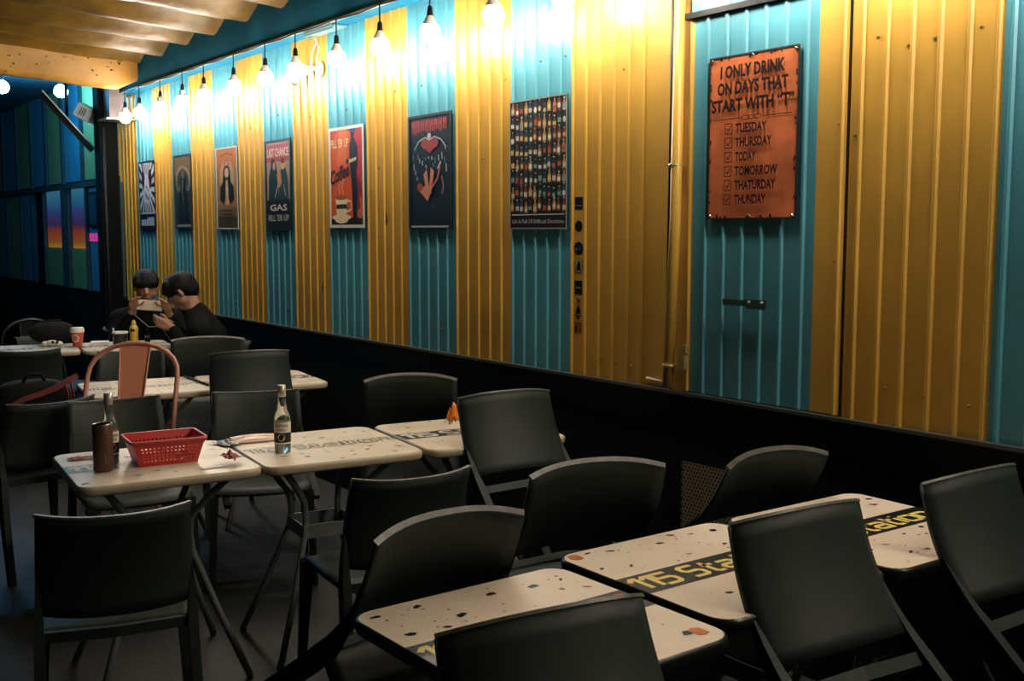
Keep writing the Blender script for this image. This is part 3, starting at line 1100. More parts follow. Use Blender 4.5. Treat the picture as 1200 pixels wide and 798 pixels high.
def chair_meshes():
    M_ = {}
    # backrest shell
    mm = MB()
    nu, nv = 14, 9
    zs = [.505 + (.80 - .505) * k / nv for k in range(nv + 1)]
    front, back = [], []
    for k, z in enumerate(zs):
        # smooth profile
        y = prof_at(z)
        if 0 < k < nv:
            y = (prof_at(z - .03) + prof_at(min(.8, z + .03)) + y) / 3
        for i in range(nu + 1):
            u = -1 + 2 * i / nu
            bu = (1 - abs(u) ** 2.4)
            cz_ = -.012 * bu
            by = .045 * bu
            x = u * chw(z)
            front.append((x, y - .009 + by, z + cz_))
            back.append((x * .995, y + .005 + by, z + cz_ - .002))
    V = front + back
    N = len(front)
    Fc = []
    for k in range(nv):
        for i in range(nu):
            a = k * (nu + 1) + i
            Fc.append((a, a + 1, a + nu + 2, a + nu + 1))
            Fc.append((N + a, N + a + nu + 1, N + a + nu + 2, N + a + 1))
    for i in range(nu):
        a = i
        Fc.append((a, N + a, N + a + 1, a + 1))
        a = nv * (nu + 1) + i
        Fc.append((a, a + 1, N + a + 1, N + a))
    for k in range(nv):
        a = k * (nu + 1)
        Fc.append((a, a + nu + 1, N + a + nu + 1, N + a))
        a = k * (nu + 1) + nu
        Fc.append((a, N + a, N + a + nu + 1, a + nu + 1))
    mm.quadmesh(V, Fc, 0, True)
    M_['backrest'] = mm.mesh('backrest', PLASTIC)
    # back frame rails : top rim, worn, with caught light put into its pale colour
    mm = MB()
    pts = []
    for i in range(nu + 1):
        u = -1 + 2 * i / nu
        bu = 1 - abs(u) ** 2.4
        pts.append((u * chw(.8), .49 + .045 * bu - .002, .80 - .012 * bu))
    mm.ribbon(pts, .0152, .007, (0, 1, 0))
    M_['top_rim'] = mm.mesh('top_rim', mat('worn_rim', (.10, .10, .085, 1), .4, var=.5, vscale=40))
    # rear legs + stiles
    for s in (-1, 1):
        mm = MB()
        pts, ws, hs = [], [], []
        n = 26
        for k in range(n + 1):
            z = .66 * k / n
            y = (prof_at(max(0, z - .04)) + 2 * prof_at(z) + prof_at(min(.8, z + .04))) / 4 if 0 < k < n else prof_at(z)
            k2 = max(0, min(1, (.64 - z) / .20))
            pts.append((s * (chw(z) - .005 - .008 * k2), y - .002 + .004 * k2, z))
            ws.append(.007 + .021 * k2)
            hs.append(.012 + .036 * k2 * (1 if z > .30 else .55 + .45 * z / .30))
        mm.ribbon(pts, ws, hs, (1, 0, 0))
        M_['rear_leg', s] = mm.mesh('rear_leg', PLASTIC)
        mm = MB()
        mm.ribbon([(s * .220, -.004, 0), (s * .210, .012, .22), (s * .200, .03, .425)], [.024, .030, .040], [.024, .032, .044], (1, 0, 0))
        M_['front_leg', s] = mm.mesh('front_leg', PLASTIC)
    # seat
    mm = MB()
    nu, nv = 12, 8
    top, bot = [], []
    for k in range(nv + 1):
        t_ = k / nv
        for i in range(nu + 1):
            u = -1 + 2 * i / nu
            y0 = .012 - .035 * (1 - u * u)
            y = y0 + t_ * (.415 - y0)
            z = .445 - .012 * (1 - u * u) * math.sin(PI * min(1, t_ * 1.1)) - (.018 if k == 0 else 0) + .006 * t_
            x = u * (.215 + .004 * math.sin(PI * t_))
            top.append((x, y, z))
            bot.append((x * .985, y + (.006 if k == 0 else 0), z - (.022 if k else .012)))
    V = top + bot
    N = len(top)
    Fc = []
    for k in range(nv):
        for i in range(nu):
            a = k * (nu + 1) + i
            Fc.append((a, a + 1, a + nu + 2, a + nu + 1))
            Fc.append((N + a, N + a + nu + 1, N + a + nu + 2, N + a + 1))
    for i in range(nu):
        Fc.append((i, N + i, N + i + 1, i + 1))
        a = nv * (nu + 1) + i
        Fc.append((a, a + 1, N + a + 1, N + a))
    for k in range(nv):
        a = k * (nu + 1)
        Fc.append((a, a + nu + 1, N + a + nu + 1, N + a))
        a += nu
        Fc.append((a, N + a, N + a + nu + 1, a + nu + 1))
    mm.quadmesh(V, Fc, 0, True)
    M_['seat'] = mm.mesh('seat', PLASTIC)
    mm = MB()
    mm.ribbon([(-.20, .418, .438), (0, .436, .438), (.20, .418, .438)], .03, .02, (0, 0, 1))
    M_['seat_rail'] = mm.mesh('seat_rail', PLASTIC)
    return M_


CM = chair_meshes()


def resin_chair(label, left, right, tip, near, group=None, shift=(0, 0)):
    """left/right: photo pixels of the two top corners of the backrest; the height comes from the tip angle"""
    tip = math.radians(tip)
    zt = CH_T[1] * math.cos(tip) + CH_T[0] * math.sin(tip)
    yt = CH_T[0] * math.cos(tip) - CH_T[1] * math.sin(tip)
    a, b = at(*left, zt), at(*right, zt)
    yaw = math.atan2(b.y - a.y, b.x - a.x) + (PI if near else 0)
    mid = (a + b) / 2
    root = Vector((mid.x + math.sin(yaw) * yt, mid.y - math.cos(yaw) * yt, 0)) + Vector((shift[0], shift[1], 0))
    t_ = thing('resin_chair', label, 'chair', root, 0, group)
    t_.rotation_euler = (tip, 0, yaw)
    for key in ('backrest', 'top_rim', ('rear_leg', -1), ('rear_leg', 1), 'seat', 'seat_rail', ('front_leg', -1), ('front_leg', 1)):
        n = key if isinstance(key, str) else key[0]
        o = bpy.data.objects.new(n, CM[key])
        COL.objects.link(o)
        o.parent = t_
    return t_


CHAIRS = [
    ('A', 'dark resin chair tipped against the black edged table missing a wall side neighbour', (518, 745), (745, 700), 46, True),
    ('B', '', (861, 614), (1000, 588), 42, True),
    ('C', '', (1084, 567), (1185, 546), 42, True),
    ('D', '', (437, 637), (615, 600), 47, False),
    ('E', '', (617, 560), (783, 545), 45, False),
    ('F', '', (860, 547), (963, 532), 52, False),
    ('G', '', (30, 605), (232, 587), 0, True),
    ('H', '', (412, 562), (552, 546), 0, True),
    ('I', '', (543, 467), (637, 459), 42, True),
    ('J', '', (75, 472), (190, 463), 0, False),
    ('K', '', (246, 460), (353, 456), 0, False),
    ('L', '', (425, 447), (537, 445), 46, False),
    ('M', '', (247, 412), (330, 408), 31.5, True),
    ('P', '', (205, 395), (287, 393), 31.5, False),
    ('O', '', (112, 412), (195, 410), 0, False),
    ('N', '', (-6, 411), (68, 408), 0, True),
    ('Q', '', (12, 474), (106, 463), 0, True),
    ('R', '', (5, 397), (73, 388), 0, False),
]
CHLAB = {
    'A': 'dark resin chair tipped onto the outer black-edged table, back to the aisle',
    'B': 'dark resin chair tipped onto the middle black-edged table with its back to the aisle',
    'C': 'dark resin chair tipped onto the black-edged table by the wall, back to the aisle',
    'D': 'dark resin chair with a scuffed pale rim tipped onto the outer black-edged table from behind',
    'E': 'dark resin chair with a chipped pale rim tipped onto the middle black-edged table from behind',
    'F': 'dark resin chair tipped towards the wall-side table in front of the perforated panel',
    'G': 'upright dark resin chair with its back to us before the basket table',
    'H': 'upright dark resin chair drawn up to the table with the single clear bottle',
    'I': 'dark resin chair tipped onto the table with the orange wrapper, its back slot showing',
    'J': 'upright dark resin chair behind the table with the red basket',
    'K': 'upright dark resin chair behind the table with the single clear bottle',
    'L': 'dark resin chair tipped onto the far side of the table with the orange wrapper',
    'M': 'dark resin chair tipped onto the table beside the peach metal chair',
    'P': 'dark resin chair with a bright rim in front of the bent person',
    'O': 'upright dark resin chair seen through the loop of the peach metal chair',
    'N': 'upright dark resin chair drawn up to the table with the red cup',
    'Q': 'dark resin chair carrying the black backpack with the red strap',
    'R': 'dark resin chair with a pale curved rim behind the white gamepad',
}
CH = {}
for k_, _, l_, r_, tp_, nr in CHAIRS:
    CH[k_] = resin_chair(CHLAB[k_], l_, r_, tp_, nr, 'dark resin chairs', {'M': (-.04, -.13), 'P': (-.09, -.2)}.get(k_, (0, 0)))

def place_chair(label, root, yaw):
    t_ = copy_tree(CH['G'])
    t_.location = root
    t_.rotation_euler = (0, 0, yaw)
    t_['label'] = label
    return t_


place_chair('dark resin chair on which the person behind the white phone sits', (2.925, 8.55, 0), PI / 2)
place_chair('dark resin chair on which the person bent over a phone sits', (2.43, 7.22, 0), -PI / 2)

# ---- tables
GLY = {  # strokes on a 4 x 6 grid
    '1': [[(0, 4.6), (1.2, 6), (2.0, 6), (2.0, 0)]],
    '5': [[(4, 6), (0, 6), (0, 3.4), (3.2, 3.4), (4, 2.7), (4, .7), (3.2, 0), (0, 0)]],
    'S': [[(4, 6), (.7, 6), (0, 5.3), (0, 3.8), (.7, 3.1), (3.3, 3.1), (4, 2.4), (4, .7), (3.3, 0), (0, 0)]],
    't': [[(1, 6), (1, .6), (1.6, 0), (3, 0)], [(0, 4.2), (3, 4.2)]],
    'a': [[(.2, 4.2), (3.3, 4.2), (4, 3.5), (4, 0), (.7, 0), (0, .7), (0, 1.6), (.7, 2.2), (4, 2.2)]],
    'i': [[(.3, 4.2), (.3, 0)], [(.3, 5.4), (.3, 6)]],
    'o': [[(.7, 4.2), (3.3, 4.2), (4, 3.5), (4, .7), (3.3, 0), (.7, 0), (0, .7), (0, 3.5), (.7, 4.2)]],
    'n': [[(0, 0), (0, 4.2), (3.3, 4.2), (4, 3.5), (4, 0)]],
}
ADV = {'1': 3.0, '5': 5.6, 'S': 5.4, 't': 4.2, 'a': 5.3, 'i': 1.9, 'o': 5.3, 'n': 5.0, ' ': 1.9}


def letters(txt, x0, y0, width, height, z, mi, mb, sw=.017):
    tot = sum(ADV[c_] for c_ in txt)
    sx, sy = width / tot, height / 6
    x = x0
    for c_ in txt:
        for st in GLY.get(c_, []):
            P = [Vector((x + a * sx, y0 + b * sy)) for a, b in st]
            n = len(P)
            closed = (P[0] - P[-1]).length < 1e-6
            Lf, Rt = [], []
            for i in range(n):
                if i == 0:
                    d0 = d1 = (P[1] - P[0]).normalized()
                    if closed:
                        d0 = (P[0] - P[-2]).normalized()
                elif i == n - 1:
                    d0 = d1 = (P[-1] - P[-2]).normalized()
                    if closed:
                        d1 = (P[1] - P[0]).normalized()
                else:
                    d0, d1 = (P[i] - P[i - 1]).normalized(), (P[i + 1] - P[i]).normalized()
                t_ = (d0 + d1).normalized()
                nn = Vector((-t_.y, t_.x))
                k = sw / 2 / max(.5, nn.dot(Vector((-d0.y, d0.x))))
                Lf.append(P[i] + nn * k)
                Rt.append(P[i] - nn * k)
            V = [(p.x, p.y, z) for p in Lf] + [(p.x, p.y, z) for p in Rt]
            mb.quadmesh(V, [(i, n + i, n + i + 1, i + 1) for i in range(n - 1)], mi)
        x += ADV[c_] * sx


CHIPM = [pm(16, 20, 18), pm(70, 50, 40), pm(130, 120, 100), pm(200, 120, 60), pm(180, 150, 120)]


def make_table(label, cx_, cy_, rot, size, style, seed, group, blobs=()):
    t_ = thing('cafe_table', label, 'table', (cx_, cy_, 0), math.radians(rot), group)
    h_ = size / 2
    top, edge = (CREAM, EDGEB) if style == 'new' else (CREAM2, EDGEC)
    mm = MB()
    o = rrect(h_ - .006, h_ - .006, .050)
    mm.prism(o, .735, .7495, 0)
    mm.build('table_top', top, t_)
    # moulded edge as a ring
    mm = MB()
    rings = []
    for off, z in ((-.006, .7492), (0, .746), (.001, .738), (0, .724), (-.006, .718), (-.03, .718)):
        rings.append([(x, y, z) for x, y in rrect(h_ + off, h_ + off, .055 + off)])
    n = len(rings[0])
    V = [p for r__ in rings for p in r__]
    Fc = [(i * n + k, i * n + (k + 1) % n, (i + 1) * n + (k + 1) % n, (i + 1) * n + k) for i in range(len(rings) - 1) for k in range(n)]
    mm.quadmesh(V, Fc, 0, True)
    mm.prism(rrect(h_ - .03, h_ - .03, .03), .714, .736, 0)
    mm.build('edge_band', edge, t_)
    # stripe with lettering
    mm = MB()
    zc = .7500
    sb = .058
    if style == 'new':
        mm.quadmesh([(-h_ + .005, -sb, zc), (h_ - .005, -sb, zc), (h_ - .005, sb, zc), (-h_ + .005, sb, zc)], [(0, 1, 2, 3)], 0)
        letters('115 Station', -h_ + .016, -.034, size - .044, .070, zc + .0003, 1, mm, .0140)
        mm.build('printed_stripe', [BLK, GOLD], t_)
    elif style == 'worn':
        letters('115 Station', -h_ + .02, -.036, size - .03, 0.074, zc + .0003, 0, mm, .027)
        letters('115 Station', -h_ + .02, -.036, size - .03, .074, zc + .0006, 1, mm, .012)
        mm.build('printed_stripe', [BLK, PALEL], t_)
    elif style == 'teal':
        mm.quadmesh([(-h_ + .005, -sb, zc), (-h_ + .17, -sb, zc), (-h_ + .17, sb, zc), (-h_ + .005, sb, zc)], [(0, 1, 2, 3)], 2)
        letters('115 Station', -h_ + .02, -.036, size - .03, .074, zc + .0003, 0, mm, .018)
        mm.build('printed_stripe', [PALEL, PALEL, mat('worn_teal', (.05, .22, .28, 1), .5)], t_)
    else:
        mm.quadmesh([(-h_ + .005, -sb, zc), (h_ - .005, -sb, zc), (h_ - .005, sb, zc), (-h_ + .005, sb, zc)], [(0, 1, 2, 3)], 0)
        letters('115 Station', -h_ + .02, -.036, size - .03, .074, zc + .0003, 1, mm, .020)
        mm.build('printed_stripe', [BLK, mat('letter_white', (.66, .60, .50, 1), .4)], t_)
    # terrazzo chips
    rnd = random.Random(seed)
    mm = MB()
    bigs = []
    cnt = 130 if style == 'new' else 75
    for k in range(cnt):
        x = rnd.uniform(-h_ + .03, h_ - .03)
        y = rnd.uniform(-h_ + .03, h_ - .03)
        if abs(y) < sb + .02:
            continue
        big = rnd.random() < .36
        if big and any((x - a) ** 2 + (y - b) ** 2 < .055 ** 2 for a, b in bigs):
            big = False
        if big:
            bigs.append((x, y))
        L = rnd.uniform(.010, .019) if big else rnd.uniform(.002, .0065)
        asp = rnd.uniform(.35, .8)
        ang = rnd.uniform(-.9, .9)
        q = rnd.randint(5, 7)
        P = []
        for j in range(q):
            a = 2 * PI * j / q
            rr = rnd.uniform(.6, 1.1)
            px2, py2 = L * rr * math.cos(a), L * asp * rr * math.sin(a)
            P.append((x + px2 * math.cos(ang) - py2 * math.sin(ang), y + px2 * math.sin(ang) + py2 * math.cos(ang), zc + .0001))
        mi = rnd.choice((0, 0, 0, 0, 1)) if big else rnd.choice((0, 1, 2, 3, 4, 1, 2))
        mm.quadmesh(P, [tuple(range(q))], mi)
    for x, y in blobs:
        mm.quadmesh([(x + .022 * math.cos(a) * (1 if i % 2 else .7), y + .022 * math.sin(a), zc + .0002) for i, a in enumerate([2 * PI * j / 8 for j in range(8)])], [tuple(range(8))], 3)
    o = mm.build('terrazzo_chips', CHIPM, t_)
    o['kind'] = 'stuff'
    # folding pedestal
    for sx in (-1, 1):
        for sy in (-1, 1):
            mm = MB()
            mm.tube([(sx * .21, sy * .20, .716), (sx * .15, sy * .14, .64), (sx * .098, sy * .088, .56), (sx * .092, sy * .082, .50), (sx * .098, sy * .088, .44),
                     (sx * .17, sy * .16, .22), (sx * .25, sy * .235, .004)], .0125, 8)
            mm.build('leg', STEEL, t_)
    mm = MB()
    for (a, b) in (((-.105, -.096), (.105, -.090)), ((-.105, .090), (.105, .096)), ((-.108, -.09), (-.102, .09)), ((.102, -.09), (.108, .09))):
        mm.bbox((a[0], a[1], .425), (b[0], b[1], .475))
    mm.build('leg_bracket', STEEL, t_)
    return t_


make_table('black-edged terrazzo table at the outer end of the front row', 1.310, 1.700, 1.0, .572, 'new', 3, 'terrazzo tables', blobs=((.235, -.225), (.245, -.02), (.255, .02)))
make_table('black-edged terrazzo table in the middle of the front row', 1.910, 1.762, 0.0, .572, 'new', 8, 'terrazzo tables', blobs=((-.245, .245),))
make_table('black-edged terrazzo table at the wall end of the front row', 2.500, 1.752, -1.0, .572, 'new', 15, 'terrazzo tables')
make_table('cream terrazzo table holding the red basket and brown can', 1.195, 3.745, -5.5, .598, 'teal', 23, 'terrazzo tables')
make_table('cream terrazzo table holding the single clear bottle and snack packet', 1.795, 3.668, -6.5, .598, 'worn', 31, 'terrazzo tables')
make_table('cream terrazzo table with the orange wrapper, end of the second row', 2.405, 3.585, -7.5, .598, 'dark', 37, 'terrazzo tables')
make_table('cream terrazzo table just behind the peach metal chair', 1.75, 5.62, -8, .598, 'worn', 41, 'terrazzo tables')
make_table('cream terrazzo table beside the tipped chair, towards the wall', 2.345, 5.525, -8, .598, 'dark', 43, 'terrazzo tables')
make_table('cream terrazzo table with the yellow sauce bottle before the two people', 2.30, 7.76, -10, .598, 'dark', 47, 'terrazzo tables')
make_table('cream terrazzo table under the red paper cup and white gamepad', 1.70, 7.90, -10, .598, 'dark', 53, 'terrazzo tables')


# ---- metal cafe chair (bent tube loop back with a flat slat)
def metal_chair(name, label, loc, yaw, tip, material, slatm, hb=1.0, hw=.245):
    t_ = thing(name, label, 'chair', loc)
    t_.rotation_euler = (tip, 0, yaw)
    pts = []
    zs = hb - .17
    pts.append((-hw * .96, .30, .44))
    pts.append((-hw, .36, zs - .12))
    for k in range(13):
        a = PI - PI * k / 12
        pts.append((hw * math.cos(a), .375 + .02 * math.sin(a), zs + .17 * math.sin(a) ** .85))
    pts.append((hw, .36, zs - .12))
    pts.append((hw * .96, .30, .44))
    mm = MB()
    mm.tube(pts, .012, 10)
    mm.build('back_loop', material, t_)
    mm = MB()
    V = []
    for z, wd in ((.45, .046), (hb - .012, .074)):
        y = .31 + (.395 - .31) * (z - .45) / (hb - .45)
        V += [(-wd, y - .003, z), (wd, y - .003, z), (wd, y + .003, z), (-wd, y + .003, z)]
    mm.quadmesh(V, [(0, 1, 5, 4), (2, 3, 7, 6), (1, 2, 6, 5), (3, 0, 4, 7), (0, 3, 2, 1), (4, 5, 6, 7)])
    sl = mm.build('back_slat', slatm, t_)
    mm = MB()
    mm.tube([(.049, .318, .46), (.074, .397, hb - .02)], .004, 6)
    mm.tube([(-.049, .318, .46), (-.074, .397, hb - .02)], .004, 6)
    mm.build('slat_edge', material, sl)
    mm = MB()
    mm.prism(rrect(.19, .18, .05), 0, .016)
    s_ = mm.build('seat', slatm, t_)
    s_.location = (0, .16, .44)
    for sx, sy in ((-1, 0), (1, 0), (-1, 1), (1, 1)):
        mm = MB()
        mm.tube([(sx * .165, .02 + .29 * sy, .44), (sx * .205, -.015 + .36 * sy, 0)], [.020, .013], 8)
        mm.build('leg', material, t_)
    return t_


PEACH = mat('peach_paint', (.85, .34, .21, 1), .38)
PEACHT = mat('peach_tube', (.55, .25, .18, 1), .35)
DGREY = mat('dark_blue_steel', (.010, .013, .014, 1), .45)
metal_chair('metal_chair', 'peach painted metal chair with a bent tube loop and flat back slat', (1.566, 5.262, 0), PI - YAW, math.radians(30), PEACHT, PEACH, .93, .219)
metal_chair('metal_chair', 'dark steel tube chair standing behind the table with the red cup', (1.92, 9.48, 0), PI + .1, 0, DGREY, DGREY, .86, .21)

# ================================================================== THINGS ON THE TABLES
TT = .7502


def bottle(label, x, y, ang):
    t_ = thing('beer_bottle', label, 'bottle', (x, y, TT), ang, 'clear beer bottles')
    prof = [(.024, 0), (.029, .004), (.0295, .12), (.0285, .135), (.022, .155), (.0145, .178), (.0135, .205), (.0128, .232), (.0145, .234), (.0145, .243), (.0125, .244)]
    mm = MB()
    mm.lathe(prof, 24)
    mm.build('glass', mat('bottle_glass', (.75, .82, .74, 1), .06, trans=.93, spec=.5), t_)
    mm = MB()
    mm.lathe([(.0300, .035), (.0302, .115)], 24, cap=False)
    lb = mm.build('label_band', mat('label_cream', (.78, .73, .60, 1), .45), t_)
    mm = MB()
    mm.lathe([(.0303, .040), (.0305, .076)], 24, cap=False)
    mm.build('label_dark', BLK, lb)
    mm = MB()
    rr = .0308
    V = [(rr * math.sin(a * math.cos(2 * PI * k / 16) / rr), -rr * math.cos(a * math.cos(2 * PI * k / 16) / rr), .059 + a * math.sin(2 * PI * k / 16)) for a in (.0135,) for k in range(16)]
    mm.quadmesh(V, [tuple(range(16))])
    mm.build('label_disc', mat('label_disc', (.60, .55, .42, 1), .45), lb)
    text_mesh('lettering', 'Corona', .0165, BLK, lb, 0, 0, .098, sx=.95, bend=.0309, bold=.0001)
    text_mesh('lettering', 'Extra', .0145, BLK, lb, 0, 0, .083, sx=.95, bend=.0309)
    mm = MB()
    mm.lathe([(.0138, .205), (.0150, .206), (.0150, .246), (.012, .247)], 16)
    mm.build('neck_foil', mat('foil', (.62, .58, .46, 1), .3, metal=.5), t_)
    return t_


bottle('clear beer bottle behind the brown can on the basket table', 1.060, 3.800, -YAW + .7)
bottle('clear beer bottle standing alone between the snack packet and the letters', 1.622, 3.625, -YAW + .05)
t = thing('drink_can', 'tall matte brown can in front of a clear beer bottle', 'can', (1.008, 3.695, TT), -YAW)
m = MB()
m.lathe([(.027, 0), (.033, .006), (.033, .150), (.030, .158)], 24)
m.build('body', mat('can_brown', (.10, .045, .028, 1), .42, var=.2, vscale=20), t)
m = MB()
m.lathe([(.030, .158), (.031, .161), (.028, .160), (.027, .157), (.001, .157)], 24)
m.build('lid', CHROME, t)
m = MB()
m.flat([(.016, .03), (.021, .03), (.021, .06), (.016, .06)], -.0290)
m.build('mark', pm(150, 140, 120), t)

# red basket
bk = thing('plastic_basket', 'red perforated plastic basket lined with pale paper', 'basket', (1.226, 3.735, TT), math.radians(-6))
RED = mat('basket_red', (.56, .035, .030, 1), .33)


def lattice(mm, a, b, c_, d_, nx_, nz_, solid=(.2, .2)):
    """wall from bottom edge a-b to top edge d-c with square holes"""
    a, b, c_, d_ = map(Vector, (a, b, c_, d_))

    def P(u, v):
        return (a * (1 - u) + b * u) * (1 - v) + (d_ * (1 - u) + c_ * u) * v
    us = [solid[0] * .35 + (1 - solid[0] * .7) * i / nx_ for i in range(nx_ + 1)]
    vs = [.10 + .66 * j / nz_ for j in range(nz_ + 1)]
    for i in range(nx_):
        for j in range(nz_):
            u0, u1, v0, v1 = us[i], us[i + 1], vs[j], vs[j + 1]
            du, dv = (u1 - u0) * .24, (v1 - v0) * .24
            V = [P(u0, v0), P(u1, v0), P(u1, v1), P(u0, v1), P(u0 + du, v0 + dv), P(u1 - du, v0 + dv), P(u1 - du, v1 - dv), P(u0 + du, v1 - dv)]
            mm.quadmesh(V, [(0, 1, 5, 4), (1, 2, 6, 5), (2, 3, 7, 6), (3, 0, 4, 7)])
    for (u0, v0, u1, v1) in ((0, 0, 1, vs[0]), (0, vs[-1], 1, 1), (0, vs[0], us[0], vs[-1]), (us[-1], vs[0], 1, vs[-1])):
        mm.quadmesh([P(u0, v0), P(u1, v0), P(u1, v1), P(u0, v1)], [(0, 1, 2, 3)])


bw, bd, tw, td, bh = .098, .070, .122, .092, .090
B_ = [(-bw, -bd, .002), (bw, -bd, .002), (bw, bd, .002), (-bw, bd, .002)]
T_ = [(-tw, -td, bh), (tw, -td, bh), (tw, td, bh), (-tw, td, bh)]
for i in range(4):
    j = (i + 1) % 4
    m = MB()
    lattice(m, B_[i], B_[j], T_[j], T_[i], 14 if i % 2 == 0 else 10, 5)
    o = m.build('side', RED, bk)
    sd = o.modifiers.new('solid', 'SOLIDIFY')
    sd.thickness = .002
m = MB()
m.quadmesh(B_, [(0, 1, 2, 3)])
o = m.build('bottom', RED, bk)
o.modifiers.new('solid', 'SOLIDIFY').thickness = .002
m = MB()
V, n = [], 0
for (hx, hy, z) in ((tw, td, bh), (tw + .008, td + .008, bh + .001), (tw + .008, td + .008, bh - .009), (tw + .004, td + .004, bh - .009)):
    V += [(x, y, z) for x, y in rrect(hx, hy, .018, 3)]
    n = len(rrect(hx, hy, .018, 3))
Fc = [(i * n + k, i * n + (k + 1) % n, (i + 1) * n + (k + 1) % n, (i + 1) * n + k) for i in range(3) for k in range(n)]
m.quadmesh(V, Fc, 0, True)
o = m.build('rim', mat('basket_rim', (.50, .06, .045, 1), .35), bk)
o.modifiers.new('solid', 'SOLIDIFY').thickness = .0015


def crumple(name, label, cat, loc, size, material, seed, rz=0, flat=.3, group=None, n=7, amp=.3):
    rnd = random.Random(seed)
    t_ = thing(name, label, cat, loc, rz, group)
    mm = MB()
    V = []
    for j in range(n):
        for i in range(n):
            u, v = i / (n - 1) - .5, j / (n - 1) - .5
            e_ = 1 - max(abs(u), abs(v)) * 1.2
            V.append((u * size[0] * (1 + rnd.uniform(-.12, .12)), v * size[1] * (1 + rnd.uniform(-.12, .12)), size[2] * (flat + amp * rnd.random()) * max(.08, e_ + rnd.uniform(0, .3))))
    mm.quadmesh(V, [(j * n + i, j * n + i + 1, (j + 1) * n + i + 1, (j + 1) * n + i) for j in range(n - 1) for i in range(n - 1)])
    o_ = mm.build('sheet', material, t_)
    o_.modifiers.new('solid', 'SOLIDIFY').thickness = -.0012
    return t_


REDP = mat('napkin_red', (.36, .12, .10, 1), .6, var=.2)
crumple('napkin', 'white crumpled napkin beside the basket', 'napkin', (1.325, 3.53, TT), (.085, .04, .006), WHITEP, 2, .0)
crumple('napkin', 'crumpled dark red napkin at the table corner beside the basket', 'napkin', (1.405, 3.56, TT), (.07, .055, .055), REDP, 5, .5, .4, amp=.6)
crumple('napkin', 'small folded red paper behind the brown can', 'napkin', (1.00, 3.93, TT), (.09, .035, .02), REDP, 9, -.1)
crumple('wrapper', 'crumpled orange foil wrapper standing on the end table', 'wrapper', (2.345, 3.60, TT), (.05, .05, .11), mat('foil_orange', (.85, .28, .03, 1), .3), 14, .3, .5, amp=.6)
t = thing('snack_packet', 'opened white snack packet with an orange print on the bottle table', 'packet', (1.635, 3.905, TT), math.radians(-8))
m = MB()
V = []
n = 9
for j in range(n):
    for i in range(n):
        u, v = i / (n - 1) - .5, j / (n - 1) - .5
        V.append((u * .17, v * .12, .003 + .012 * (1 - (2 * u) ** 2) * (1 - (2 * v) ** 2) + .002 * ((i * 3 + j * 5) % 3)))
m.quadmesh(V, [(j * n + i, j * n + i + 1, (j + 1) * n + i + 1, (j + 1) * n + i) for j in range(n - 1) for i in range(n - 1)])
o = m.build('packet', mat('packet_white', (.70, .50, .40, 1), .35), t)
o.modifiers.new('solid', 'SOLIDIFY').thickness = -.003
m = MB()
V2 = [(x * .66 + .010, y * .66 + .004, .0075 + .012 * (1 - (2 * (x * .66 + .010) / .17) ** 2) * (1 - (2 * (y * .66 + .004) / .12) ** 2)) for x, y, z in V]
m.quadmesh(V2, [(j * n + i, j * n + i + 1, (j + 1) * n + i + 1, (j + 1) * n + i) for j in range(n - 1) for i in range(n - 1)])
m.build('orange_print', mat('packet_orange', (.58, .20, .05, 1), .35), t)
crumple('plastic_bag', 'small clear crumpled bag with dark print next to the snack packet', 'bag', (1.512, 3.885, TT), (.07, .10, .02), mat('bag_print', (.42, .40, .36, 1), .3, var=.8, vscale=60), 17, .2, .4, amp=.6)

# cup and condiments on the far tables
cu_ = thing('paper_cup', 'red paper cup with a white lid and white round emblem', 'cup', (2.0, 7.86, TT), -YAW)
m = MB()
m.lathe([(.030, 0), (.031, .002), (.043, .105)], 20)
m.build('body', mat('cup_red', (.62, .10, .06, 1), .4), cu_)
m = MB()
m.lathe([(.046, .100), (.047, .106), (.045, .128), (.040, .134), (.001, .132)], 20)
m.build('lid', WHITE, cu_)
m = MB()
for r0, r1, mi in ((.0, .020, 0), (.020, .026, 1)):
    rr = .043
    V = []
    for rad in (max(r0, .0005), r1):
        for k in range(16):
            a = 2 * PI * k / 16
            z = .060 + rad * math.sin(a)
            R_ = .0318 + (.043 - .0318) * z / .105 + .001
            V.append((R_ * math.sin(rad * math.cos(a) / R_), -R_ * math.cos(rad * math.cos(a) / R_), z))
    m.quadmesh(V, [(k, (k + 1) % 16, 16 + (k + 1) % 16, 16 + k) for k in range(16)], mi)
m.build('emblem', [mat('emblem_red', (.55, .09, .06, 1), .4), WHITE], cu_)
g = thing('gamepad', 'small white gamepad with dark buttons lying on the cup table', 'gamepad', (1.86, 7.98, TT), -YAW)
m = MB()
m.sphere((0, 0, .022), (.045, .03, .022), 14, 8)
m.sphere((-.045, 0, .018), (.03, .03, .018), 12, 8)
m.sphere((.045, 0, .018), (.03, .03, .018), 12, 8)
m.build('shell', WHITE, g)
for x in (.015, .045):
    m = MB()
    m.sphere((x, -.022, .030), .012, 10, 6)
    m.build('stick', BLK, g)
t = thing('sauce_bottle', 'yellow plastic sauce bottle with a rounded cap', 'bottle', (2.36, 7.76, TT), -YAW)
YB = mat('mustard', (.62, .40, .06, 1), .4)
m = MB()
m.lathe([(.026, 0), (.028, .004), (.028, .085), (.031, .10), (.031, .118), (.020, .135), (.010, .142)], 18)
m.build('body', YB, t)
m = MB()
m.lathe([(.016, .138), (.017, .152), (.011, .168), (.004, .175)], 14)
m.build('cap', YB, t)
m = MB()
m.flat([(-.018, .098), (.016, .092), (.018, .108), (-.010, .116)], -.0318)
m.build('mark', BLK, t)
t = thing('caddy', 'black table caddy with a white rim beside the yellow bottle', 'caddy', (2.275, 7.80, TT), -YAW)
m = MB()
